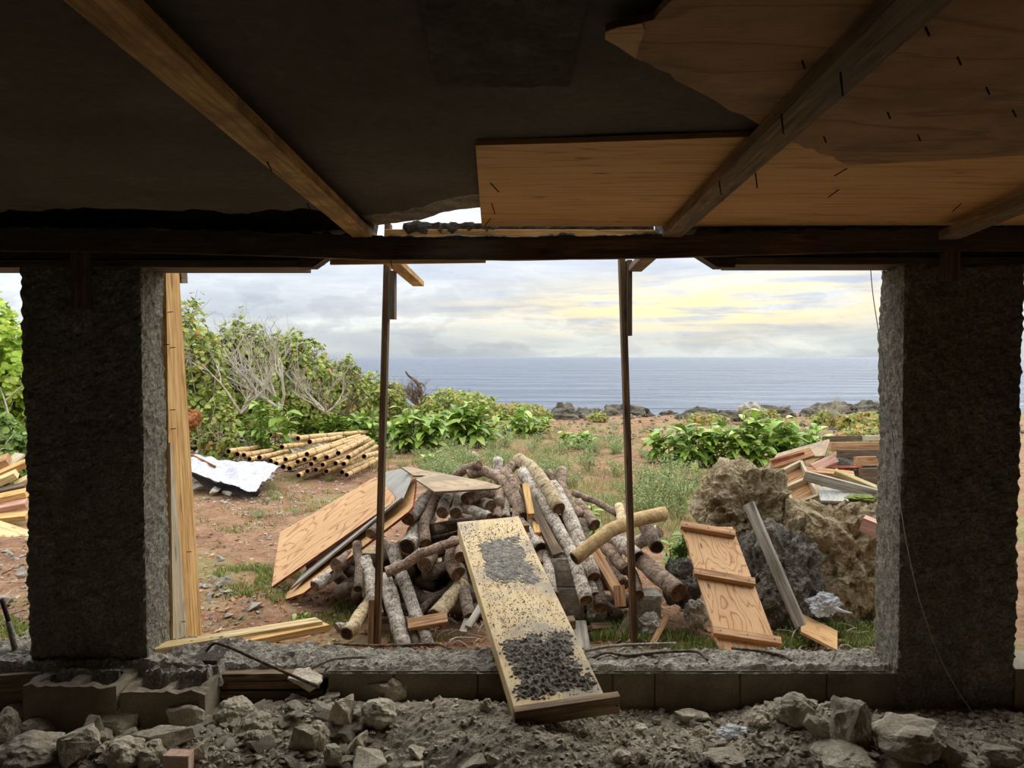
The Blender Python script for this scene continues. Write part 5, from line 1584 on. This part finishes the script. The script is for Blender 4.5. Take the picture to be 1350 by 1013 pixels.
# ================================================================== vegetation
def leaf_blob(vs, fs, c, nrm, s, rnd, sides=6, ell=1.0):
    a = nrm.cross(V(rnd.uniform(-1, 1), rnd.uniform(-1, 1), rnd.uniform(-1, 1)))
    if a.length < 1e-3: a = nrm.cross(V(1, 0, 0.1))
    a.normalize()
    b = nrm.cross(a).normalized()
    o = len(vs)
    for k in range(sides):
        th = 2 * math.pi * k / sides
        vs.append(c + a * (math.cos(th) * s) + b * (math.sin(th) * s * ell) + nrm * (0.18 * s * math.cos(2 * th)))
    fs.append(tuple(range(o, o + sides)))
def thin_tube(vs, fs, path, r0, r1, seg=4):
    v, f, _ = tube_data(path, [r0 + (r1 - r0) * i / (len(path) - 1) for i in range(len(path))], seg, cap=False)
    o = len(vs)
    vs += v
    fs += [tuple(i + o for i in q) for q in f]
def bush(x0, x1, ytop, d, n, leaf, mat, label, seed, base=None, dead=0, twig='twig', name='sea_grape_bush', cat='bush', group='sea grape bushes', ry=None, stems=26, shell=0.45):
    rnd = random.Random(seed)
    cx = P((x0 + x1) / 2, 500, d).x
    rx = (x1 - x0) / 2 / F * d
    g = gz(cx, d) if base is None else base
    top = P(675, ytop, d).z
    hgt = top - g
    ry = ry or rx * 0.8
    root = empty(name, (cx, d, g))
    tag(root, label, cat, group)
    C = V(cx, d, g + hgt * 0.30)
    rz = hgt * 0.70
    vs, fs = [], []
    n = int(n * 2.3); leaf *= 0.74
    k = 0
    while k < n:
        th = rnd.uniform(0, 2 * math.pi)
        cz = rnd.uniform(-0.5, 1.0)
        if math.sin(th) > 0.3 and rnd.random() < 0.6: continue       # far side: fewer
        s = math.sqrt(max(0, 1 - cz * cz))
        dirv = V(math.cos(th) * s, math.sin(th) * s, cz)
        lump = 1 + 0.22 * noise.noise(dirv * 2.4 + V(seed, 0, 0)) + 0.14 * noise.noise(dirv * 6 + V(0, seed, 0))
        if noise.noise(dirv * 3.3 + V(9, 0, seed)) < -0.38: continue
        r = lump * (1 - shell * rnd.random() ** 1.8)
        p = C + V(dirv.x * rx * r, dirv.y * ry * r, dirv.z * rz * r)
        if p.z < g + 0.02: continue
        nv = (dirv * 0.7 + V(rnd.uniform(-1, 1), rnd.uniform(-1, 0.6), rnd.uniform(-0.3, 1.1)) * 0.8).normalized()
        leaf_blob(vs, fs, p, nv, leaf * rnd.uniform(0.6, 1.15), rnd)
        k += 1
    o = obj('foliage', mesh('foliage', vs, fs, mat), None, root)
    o['kind'] = 'stuff'
    vs, fs = [], []
    for i in range(stems + dead):
        th = rnd.uniform(0, 2 * math.pi); cz = rnd.uniform(0.1, 1.0)
        s = math.sqrt(1 - cz * cz)
        e = C + V(math.cos(th) * s * rx, -abs(math.sin(th)) * s * ry, cz * rz) * (rnd.uniform(1.0, 1.22) if i >= stems else rnd.uniform(0.85, 1.06))
        b = V(cx + rnd.uniform(-0.7, 0.7) * rx, d - ry * rnd.uniform(-0.2, 0.7), g)
        m = b.lerp(e, 0.5) + V(rnd.uniform(-.25, .25) * rx, -rnd.uniform(0, .3) * ry, rnd.uniform(-.1, .25) * hgt)
        path = catmull([b, m, e], 7)
        for q in path[1:-1]:
            q += V(rnd.uniform(-1, 1), rnd.uniform(-1, 1), rnd.uniform(-1, 1)) * 0.04
        thin_tube(vs, fs, path, 0.022, 0.006)
        for _ in range(3):
            j = rnd.randrange(2, len(path) - 1)
            e2 = path[j] + V(rnd.uniform(-.5, .5), rnd.uniform(-.4, .2), rnd.uniform(0, .6)) * (hgt * 0.45)
            thin_tube(vs, fs, [path[j], path[j].lerp(e2, 0.5) + V(rnd.uniform(-.06, .06), 0, rnd.uniform(-.06, .06)), e2], 0.010, 0.003)
    o = obj('branches', mesh('branches', vs, fs, twig, smooth=True), None, root)
    return root
bush(160, 300, 400, 15.5, 2700, 0.085, 'leaf_grape', 'tall sea grape bush right beside the left column plank', 1, dead=8)
bush(262, 372, 425, 17.0, 2300, 0.085, 'leaf_grape', 'sea grape bush with a full crown behind the bare grey shrub', 2, dead=8)
bush(335, 440, 442, 18.0, 2200, 0.085, 'leaf_grape', 'sea grape bush with bare twigs standing up from its crown', 3, dead=18)
bush(398, 486, 472, 19.0, 1900, 0.08, 'leaf_grape', 'sea grape bush on the downslope toward the left prop', 4, dead=10)
bush(440, 540, 496, 20.5, 1500, 0.075, 'leaf_grape', 'low sea grape bush behind the left prop', 5, dead=8, twig='twig_dark')
bush(545, 660, 515, 23.0, 1300, 0.075, 'leaf_grape', 'low wind-cut shrub on the shore edge right of the left prop', 6, ry=1.0, dead=2, twig='twig_dark', stems=14)
bush(640, 725, 531, 23.5, 700, 0.07, 'leaf_orange', 'low yellowing shrub at the end of the shore hedge', 7, ry=0.8, stems=10)
bush(-130, 62, 396, 11.0, 4200, 0.075, 'leaf_lime', 'bright lime green bush in the far left opening', 8, base=0.3)
bush(-60, 44, 545, 10.0, 1100, 0.06, 'leaf_green', 'low green bush behind the left plank pile', 9)
bush(985, 1030, 540, 21.0, 260, 0.075, 'leaf_orange', 'small orange tinged sea grape above the broad leaves', 10, stems=8)
bush(1072, 1112, 541, 21.5, 260, 0.08, 'leaf_orange', 'small round leaved sea grape near the right column', 11, stems=8)
bush(1105, 1180, 544, 20.0, 520, 0.075, 'leaf_orange', 'pale sea grape with orange leaves beside the right column', 12, stems=14)
bush(1100, 1175, 562, 15.5, 300, 0.06, 'leaf_orange', 'reddish low sea grape shoots beside the right column', 14, stems=8)
bush(905, 960, 545, 21.5, 200, 0.06, 'leaf_orange', 'thin reddish shrub on the shore left of the broad leaves', 13, stems=8)
bush(775, 802, 543, 22.5, 110, 0.06, 'leaf_orange', 'tiny rust tinged shrub on the shore beside the right prop', 15, stems=6)
bush(262, 312, 522, 13.5, 420, 0.065, 'leaf_grape', 'small sea grape with one orange top at the edge of the dead brush', 16, stems=12, dead=3)

def bare_shrub(px, py, d, hgt, seed, label, n=5, mat='twig', r=0.035, spread=0.7, name='bare_shrub', base=None):
    rnd = random.Random(seed)
    b = P(px, py, d)
    vs, fs = [], []
    def grow(p, dirv, L, rad, lev):
        pts = [p]
        q = p.copy(); dv = dirv.normalized()
        for _ in range(3):
            dv = (dv + V(rnd.uniform(-.35, .35), rnd.uniform(-.35, .35), rnd.uniform(-.1, .3))).normalized()
            q = q + dv * L / 3
            pts.append(q.copy())
        thin_tube(vs, fs, pts, rad, rad * 0.55, 5 if lev < 2 else 4)
        if lev < 4:
            for _ in range(rnd.choice((2, 2, 3))):
                j = rnd.choice((1, 2, 3))
                nd = (dv + V(rnd.uniform(-1.3, 1.3), rnd.uniform(-.7, .7), rnd.uniform(-.3, .7)) * spread).normalized()
                grow(pts[j], nd, L * rnd.uniform(0.6, 0.85), rad * 0.55, lev + 1)
    for k in range(n):
        grow(V(0, 0, 0), V(rnd.uniform(-1.6, 1.6), rnd.uniform(-.6, .3), rnd.uniform(.4, 1.0)), hgt * 0.46, r, 0)
    o = obj(name, mesh(name, vs, fs, mat, smooth=True), Matrix.Translation(b))
    return tag(o, label, 'shrub')
bare_shrub(370, 540, 14.6, 2.0, 3, 'bare silver grey shrub spreading before the green bushes')
bare_shrub(318, 545, 14.6, 1.5, 5, 'leafless twiggy shrub left of the silver one', n=4, r=0.025)
bare_shrub(430, 545, 16.5, 1.3, 9, 'leafless shrub on the right, above the broad leaf plants', n=5, r=0.025)
bare_shrub(455, 548, 17.2, 1.2, 19, 'dark twiggy shrub just left of the left prop', n=5, r=0.02, mat='twig_dark')
bare_shrub(552, 535, 20.0, 0.7, 12, 'heap of brown dead twigs on the shore hedge', n=16, mat='twig_dark', r=0.02, spread=1.0)
bare_shrub(1100, 552, 20.0, 0.55, 14, 'grey leafless scrub near the right column on the shore', n=10, r=0.012)
dw = tube('driftwood', [P(556, 524, 20.0), P(552, 508, 20.0), P(545, 500, 19.9), P(539, 496, 19.9), P(535, 490, 19.8)], 0.06, 'twig_dark', r1=0.02)
tag(dw, 'dark crooked dead branch sticking up against the sea', 'branch')
tube('side_branch', [P(549, 505, 20.0), P(556, 506, 20.0), P(561, 512, 20.0)], 0.03, 'twig_dark', dw, r1=0.01)
br = obj('rusty_stone', ico_rock('rusty_stone', (0.16, 0.14, 0.17), 'rusty_rock', 3.3, 4, 0.35, 1.6, True, 0.08), Matrix.Translation(P(252, 552, 13.0)))
tag(br, 'rust brown stone in the dead brush beside the left column plank', 'stone')

def tangle(x0, x1, y0, y1, n, seed, label, mat, name='dead_brush', up=0.25, ln=0.6, r=0.008, H_=0.0):
    rnd = random.Random(seed)
    vs, fs = [], []
    for _ in range(n):
        x, y = rnd.uniform(x0, x1), rnd.uniform(y0, y1)
        p = onz(x, y, 0.0)
        z = gz(p.x, p.y) + rnd.uniform(0, up)
        a = rnd.uniform(0, 6.28)
        L = rnd.uniform(0.3, 1.0) * ln
        p.z = z
        e = p + V(math.cos(a) * L, math.sin(a) * L, rnd.uniform(-0.05, 0.3) * L)
        m = p.lerp(e, 0.5) + V(rnd.uniform(-.12, .12), rnd.uniform(-.12, .12), rnd.uniform(0, .15)) * ln
        thin_tube(vs, fs, catmull([p, m, e], 5), r * rnd.uniform(0.6, 1.4), r * 0.4)
    o = obj(name, mesh(name, vs, fs, mat, smooth=True))
    return tag(o, label, 'brush', kind='stuff')
tangle(236, 370, 548, 600, 420, 31, 'tangle of pale dead twigs on the ground behind the tarp', 'twig')
tangle(240, 320, 535, 565, 160, 32, 'brown dead twigs heaped at the foot of the bushes', 'twig_dark', up=0.5)
tangle(-40, 36, 745, 840, 30, 33, 'grey twigs and roots on the ground at the far left', 'twig_dark', ln=0.3, up=0.03, r=0.005)
tangle(640, 960, 560, 640, 60, 34, 'scattered dry stems in the scrub behind the logs', 'twig_dark', ln=0.5, up=0.1)
tangle(1040, 1160, 815, 858, 36, 35, 'dry straw and splinters on the grass below the boulders', 'twig', ln=0.2, up=0.02, r=0.005)
tangle(560, 660, 790, 850, 40, 36, 'dry twigs and bark shreds under the log heap', 'twig', ln=0.25, up=0.03, r=0.005)

# broad leaved plants: every leaf is its own piece
def leaf_mesh(k):
    rnd = random.Random(300 + k)
    n = 6
    vs, fs = [], []
    for i in range(n + 1):
        t = i / n
        w = (math.sin(math.pi * min(1, t * 0.92 + 0.04)) ** 0.8) * 0.24 * (1 - 0.25 * t)
        z = 0.10 * math.sin(t * 2.2) - 0.38 * t * t * (0.6 + 0.25 * k)
        vs += [(t, -w, z + 0.06 * w / 0.2), (t, 0, z), (t, w, z + 0.06 * w / 0.2)]
    for i in range(n):
        a = i * 3
        fs += [(a, a + 3, a + 4, a + 1), (a + 1, a + 4, a + 5, a + 2)]
    return mesh('leaf', vs, fs, 'leaf_broad', smooth=True)
LEAF = [leaf_mesh(k) for k in range(4)]
def broad_plant(x0, x1, ytop, ybase, n_leaf, label, seed, size=0.22, name='broad_leaf_plant', d=None):
    rnd = random.Random(seed)
    c = onz((x0 + x1) / 2, ybase, 0.0) if d is None else P((x0 + x1) / 2, ybase, d)
    d = c.y
    g = gz(c.x, d)
    rx = (x1 - x0) / 2 / F * d
    top = P(675, ytop, d).z
    hgt = max(0.15, top - g)
    root = empty(name, (c.x, d, g))
    tag(root, label, 'plant', 'broad leaved plants')
    if n_leaf > 40: n_leaf = int(n_leaf * 2.1); size *= 1.05
    shoots = max(3, n_leaf // 9)
    sv, sf = [], []
    made = 0
    for s in range(shoots):
        a = rnd.uniform(0, 6.28); rr = math.sqrt(rnd.random())
        bx_, by_ = c.x + math.cos(a) * rr * rx, d + math.sin(a) * rr * rx * 0.55
        hh = hgt * (1 - 0.45 * rr ** 2) * rnd.uniform(0.72, 1.05) - size * 0.12
        b = V(c.x + (bx_ - c.x) * 0.6, d + (by_ - d) * 0.6, g); t = V(bx_, by_, g + max(0.04, hh))
        thin_tube(sv, sf, [b, b.lerp(t, 0.5) + V(0, 0, 0.03), t], 0.012, 0.006)
        m = n_leaf // shoots
        for k in range(m):
            al = rnd.uniform(0, 6.28)
            f = 1 - 0.9 * (k / m)
            p = b.lerp(t, min(1.0, 0.05 + 0.95 * f))
            L = size * rnd.uniform(0.7, 1.2)
            el = rnd.uniform(-0.1, 0.8) if f > 0.5 else rnd.uniform(-0.5, 0.3)
            Mx = Matrix.Translation(p) @ Matrix.Rotation(al, 4, 'Z') @ Matrix.Rotation(-el, 4, 'Y') @ Matrix.Rotation(rnd.uniform(-.4, .4), 4, 'X') @ Matrix.Diagonal((L, L, L, 1))
            obj('leaf', LEAF[rnd.randrange(4)], Mx, root)
            made += 1
    obj('stem', mesh('stem', sv, sf, 'leaf_green'), None, root)
    return root
broad_plant(318, 388, 512, 562, 70, 'dense broad leaf plant below the bare silver shrub', 1, 0.26, d=14.0)
broad_plant(368, 432, 543, 579, 84, 'broad leaf plant behind the left end of the bamboo', 2, 0.26)
broad_plant(415, 480, 541, 581, 84, 'broad leaf plant behind the middle of the bamboo', 3, 0.28)
broad_plant(460, 520, 543, 588, 84, 'broad leaf plant directly behind the left prop', 4, 0.28)
broad_plant(505, 584, 536, 595, 120, 'large bright broad leaf plant right of the left prop', 5, 0.32)
broad_plant(548, 615, 540, 584, 84, 'broad leaf plant squeezed between the two largest ones of the hedge row', 21, 0.28)
broad_plant(580, 662, 530, 587, 120, 'large broad leaf plant in the middle of the hedge row', 6, 0.32)
broad_plant(640, 730, 540, 574, 98, 'low broad leaf plant at the right end of the hedge row', 7, 0.26)
broad_plant(732, 786, 562, 590, 42, 'small broad leaf plant among the grey green scrub', 8, 0.22)
broad_plant(553, 582, 592, 618, 21, 'tiny leafy seedling just behind the plywood lid', 9, 0.16)
broad_plant(852, 912, 560, 606, 70, 'broad leaf plant nearest the right prop in the right clump', 10, 0.26)
broad_plant(892, 962, 553, 612, 98, 'broad leaf plant in the left middle of the right clump', 11, 0.28)
broad_plant(945, 1020, 547, 614, 110, 'tallest broad leaf plant in the centre of the right clump', 12, 0.30)
broad_plant(1005, 1065, 549, 610, 98, 'broad leaf plant behind the tan boulder in the right clump', 13, 0.28)
broad_plant(1045, 1090, 560, 600, 56, 'broad leaf plant at the right end of the clump by the scrap heap', 14, 0.24)
broad_plant(745, 800, 665, 706, 49, 'light green leafy weed on the right flank of the log heap', 15, 0.11, d=7.2)
broad_plant(872, 915, 690, 748, 56, 'green leafy weed between the logs and the cleated board', 16, 0.11, d=6.3)
broad_plant(-20, 36, 572, 606, 49, 'bright green leafy plant above the left plank pile', 17, 0.2, d=11.0)
broad_plant(386, 408, 800, 822, 0 + 14, 'tiny green weed on the dirt left of the log heap', 18, 0.07)

# grey green scrub
def weed_mesh(k):
    rnd = random.Random(500 + k)
    vs, fs = [], []
    for s in range(26):
        a = rnd.uniform(0, 6.28); sp = rnd.uniform(0.1, 0.75)
        tip = V(math.cos(a) * sp, math.sin(a) * sp, rnd.uniform(0.55, 1.0) * (1 - 0.4 * sp))
        b = V(math.cos(a) * sp * 0.25, math.sin(a) * sp * 0.25, 0)
        path = catmull([b, b.lerp(tip, 0.5) + V(0, 0, 0.12), tip], 5)
        thin_tube(vs, fs, path, 0.008, 0.003, 3)
        for j in range(16):
            t = 0.2 + 0.8 * j / 16
            p = path[min(4, int(t * 5))].lerp(path[min(5, int(t * 5) + 1)], t * 5 % 1)
            q = p + V(rnd.uniform(-1, 1), rnd.uniform(-1, 1), rnd.uniform(-.3, .8)) * 0.09
            leaf_blob(vs, fs, q, V(rnd.uniform(-1, 1), rnd.uniform(-1, .5), rnd.uniform(0, 1)).normalized(), rnd.uniform(0.025, 0.05), rnd, 4, 0.5)
    return mesh('weed', vs, fs, 'leaf_weed')
WEED = [weed_mesh(k) for k in range(5)]
_rw = random.Random(77)
def weed(px, py, s, label, group=None, sx=1.0):
    p = onz(px, py, 0.0)
    p.z = gz(p.x, p.y)
    Mx = Matrix.Translation(p) @ Matrix.Rotation(_rw.uniform(0, 6.28), 4, 'Z') @ Matrix.Diagonal((s * sx, s * sx, s, 1))
    return tag(obj('scrub_weed', WEED[_rw.randrange(5)], Mx), label, 'weed', group or 'grey green scrub weeds')
weed(862, 672, 0.62, 'tall grey green weed right beside the right prop')
weed(893, 668, 0.66, 'tall grey green weed left of the tan boulder')
weed(880, 640, 0.55, 'grey green weed behind the two tall ones by the boulder')
weed(848, 645, 0.5, 'grey green weed behind the right prop')
for k in range(46):
    weed(_rw.uniform(565, 815), _rw.uniform(582, 640), _rw.uniform(0.22, 0.42), 'grey green feathery weed in the scrub behind the log heap', 'feathery scrub behind the log heap', 1.3)
for k in range(12):
    weed(_rw.uniform(830, 925), _rw.uniform(600, 700), _rw.uniform(0.2, 0.4), 'grey green feathery weed between the right prop and the boulder', 'feathery scrub by the right prop', 1.2)
for k in range(10):
    weed(_rw.uniform(740, 850), _rw.uniform(640, 700), _rw.uniform(0.14, 0.26), 'small pale weed on the dirt right of the log heap', 'small weeds right of the log heap', 1.2)
for k in range(9):
    weed(_rw.uniform(500, 560), _rw.uniform(585, 620), _rw.uniform(0.18, 0.3), 'small pale weed between the bamboo and the plywood lid', 'small weeds by the plywood lid', 1.2)
for k in range(10):
    weed(_rw.uniform(330, 460), _rw.uniform(630, 680), _rw.uniform(0.10, 0.17), 'little grey weed on the bare dirt before the bamboo', 'little weeds on the bare dirt', 1.5)
for k in range(10):
    weed(_rw.uniform(960, 1150), _rw.uniform(560, 590), _rw.uniform(0.18, 0.35), 'little weed on the shore beyond the scrap heap', 'little weeds on the shore', 1.3)

# grass
def grass(name, patches, mat, label, seed):
    rnd = random.Random(seed)
    vs, fs = [], []
    for cx, cy, rx, ry, n, h in patches:
        for _ in range(n):
            a = rnd.uniform(0, 6.28); r = math.sqrt(rnd.random())
            x, y = cx + math.cos(a) * r * rx, cy + math.sin(a) * r * ry
            if y < 490: continue
            p = onz(x, y, 0.0)
            if noise.noise(V(p.x * 2.2, p.y * 2.2, seed)) < -0.05 or noise.noise(V(p.x * 7, p.y * 7, seed)) < -0.25: continue
            p.z = gz(p.x, p.y)
            th = rnd.uniform(0, 6.28)
            w = V(math.cos(th), math.sin(th), 0) * rnd.uniform(0.0022, 0.004) * (1 + p.y * 0.06)
            hh = h * rnd.uniform(0.5, 1.2)
            lean = V(rnd.uniform(-.6, .6), rnd.uniform(-.6, .6), 0) * hh
            o = len(vs)
            vs += [p - w, p + w, p + w * 0.7 + lean * 0.35 + V(0, 0, hh * 0.6), p - w * 0.7 + lean * 0.35 + V(0, 0, hh * 0.6), p + lean + V(0, 0, hh)]
            fs += [(o, o + 1, o + 2, o + 3), (o + 3, o + 2, o + 4)]
    o = obj(name, mesh(name, vs, fs, mat))
    return tag(o, label, 'grass', kind='stuff')
grass('grass', [(1110, 830, 60, 24, 5200, 0.05), (1050, 842, 40, 16, 2600, 0.05), (800, 815, 60, 30, 5200, 0.07), (900, 842, 60, 14, 2000, 0.05), (770, 720, 60, 30, 1500, 0.06), (560, 830, 60, 20, 600, 0.05)], 'grass', 'short dark green grass around the boulders and the right prop', 1)
grass('grass', [(345, 770, 55, 22, 1500, 0.045), (330, 795, 40, 14, 900, 0.05), (440, 805, 50, 20, 900, 0.05), (320, 680, 60, 20, 900, 0.04), (400, 655, 60, 16, 900, 0.05), (340, 755, 60, 10, 900, 0.05), (15, 830, 30, 18, 900, 0.06), (500, 610, 40, 14, 700, 0.08)], 'grass', 'thin green grass tufts on the dirt left of the log heap', 2)
grass('grass', [(660, 610, 120, 22, 5500, 0.16), (790, 650, 70, 40, 4000, 0.12), (870, 690, 50, 40, 2500, 0.12), (980, 625, 120, 20, 1500, 0.15), (760, 575, 120, 14, 2500, 0.16), (1000, 560, 200, 10, 2000, 0.15), (600, 565, 150, 14, 1800, 0.15)], 'grass_dry', 'dry pale grass and seedlings in the scrub behind the log heap', 3)
# leaf litter and pebbles
def litter(name, n, boxp, size, mat, label, cat, seed):
    rnd = random.Random(seed)
    vs, fs = [], []
    for _ in range(n):
        x, y = rnd.uniform(boxp[0], boxp[1]), boxp[2] + (boxp[3] - boxp[2]) * rnd.random() ** 0.8
        p = onz(x, y, 0.0)
        p.z = gz(p.x, p.y) + 0.012
        leaf_blob(vs, fs, p, V(rnd.uniform(-.5, .5), rnd.uniform(-.6, .3), 1).normalized(), rnd.uniform(size[0], size[1]) * (1 + p.y * 0.05), rnd, 5, 0.6)
    o = obj(name, mesh(name, vs, fs, mat))
    return tag(o, label, cat, kind='stuff')
litter('leaf_litter', 6000, (-60, 1180, 552, 860), (0.008, 0.024), 'litter', 'dry brown leaf litter scattered over the dirt yard', 'litter', 8)
GZ = lambda x, y: gz(x, y)
gravel('gravel', 1600, (-5.2, -1.2, 5.2, 13.0), (0.012, 0.04), 'pale_stone', GZ, 'pale pebbles scattered on the dirt left of the log heap', 'gravel', seed=9, dens=lambda x, y: 0.5 + noise.noise(V(x * 0.8, y * 0.5, 2)))
gravel('gravel', 500, (-3.6, -1.9, 3.9, 6.5), (0.015, 0.06), 'pale_stone', GZ, 'pale broken stones on the ground below the left plank pile', 'gravel', seed=10)
gravel('gravel', 900, (-7.5, -3.6, 11.0, 16.5), (0.02, 0.11), 'pale_stone', GZ, 'pale coral rubble around the tarp and dead brush', 'gravel', seed=12)
gravel('gravel', 700, (0.5, 2.6, 4.2, 5.6), (0.006, 0.022), 'pale_stone', GZ, 'small stones in the grass right of the ramp', 'gravel', seed=13)
gravel('gravel', 1500, (-12, 16, 17.5, 24), (0.03, 0.12), 'shore_rock', GZ, 'loose coral stones along the shore', 'gravel', seed=14)
# jagged ledge along the water
def shore():
    rnd = random.Random(4)
    for k in range(46):
        x = -6.5 + k * 0.42 + rnd.uniform(-.2, .2)
        y = edge_d(x) - rnd.uniform(0.0, 1.2)
        s = rnd.uniform(0.16, 0.42)
        me = SH[k % 6]
        Mx = Matrix.Translation((x, y, gz(x, y) + s * 0.1)) @ Matrix.Rotation(rnd.uniform(0, 6.28), 4, 'Z') @ Matrix.Diagonal((s * 1.4, s, s * 0.75, 1))
        tag(obj('shore_rock', me, Mx), 'dark jagged coral rock on the shoreline ledge against the water', 'rock', 'jagged rocks along the shoreline')
SH = [ico_rock('shore_rock', (1, 1, 1), 'shore_rock', 20 + k, 3, 0.5, 1.8, True, 0.14) for k in range(6)]
shore()
for i, (px, py, s, lb_) in enumerate(((990, 541, 0.3, 'tan upright stone on the shore above the broad leaves'), (622, 602, 0.12, 'small brown stone behind the plywood lid'), (660, 570, 0.14, 'white stone between two hedge plants'), (1140, 600, 0.2, 'low stone behind the scrap heap'))):
    d = 22.0 if py < 550 else None
    p = P(px, py, d) if d else onz(px, py, 0.05)
    tag(obj('stone', ico_rock('stone', (s, s * 0.8, s * 0.9), 'pale_stone', 40 + i, 3, 0.35, 1.6, True, 0.08), Matrix.Translation(p)), lb_, 'stone')
for i, (px, py, hw, hh, lb_) in enumerate(((263, 641, 12, 6, 'grey stone under the left edge of the tarp'), (283, 646, 11, 6, 'tan flat stone under the tarp edge'), (300, 650, 8, 4, 'small stone just before the tarp'), (290, 737, 7, 6, 'pale stone alone on the red dirt'), (360, 565, 14, 7, 'pale rock behind the bamboo poles'), (390, 560, 10, 8, 'pale rounded rock under the broad leaves'), (28, 755, 9, 9, 'pale broken stone on the ground below the left planks'), (8, 790, 12, 8, 'grey stone by the steel rod'), (270, 610, 12, 5, 'grey rubble stone behind the tarp'))):
    p = onz(px, py + hh * 0.6, 0.02)
    s = p.y / F
    tag(obj('stone', hull_mesh('stone', (hw * s, hw * s * 0.8, hh * s), 'pale_stone', 60 + i, 12, 1, 0.1, 0.3), Matrix.Translation(p + V(0, 0, hh * s * 0.5))), lb_, 'stone')
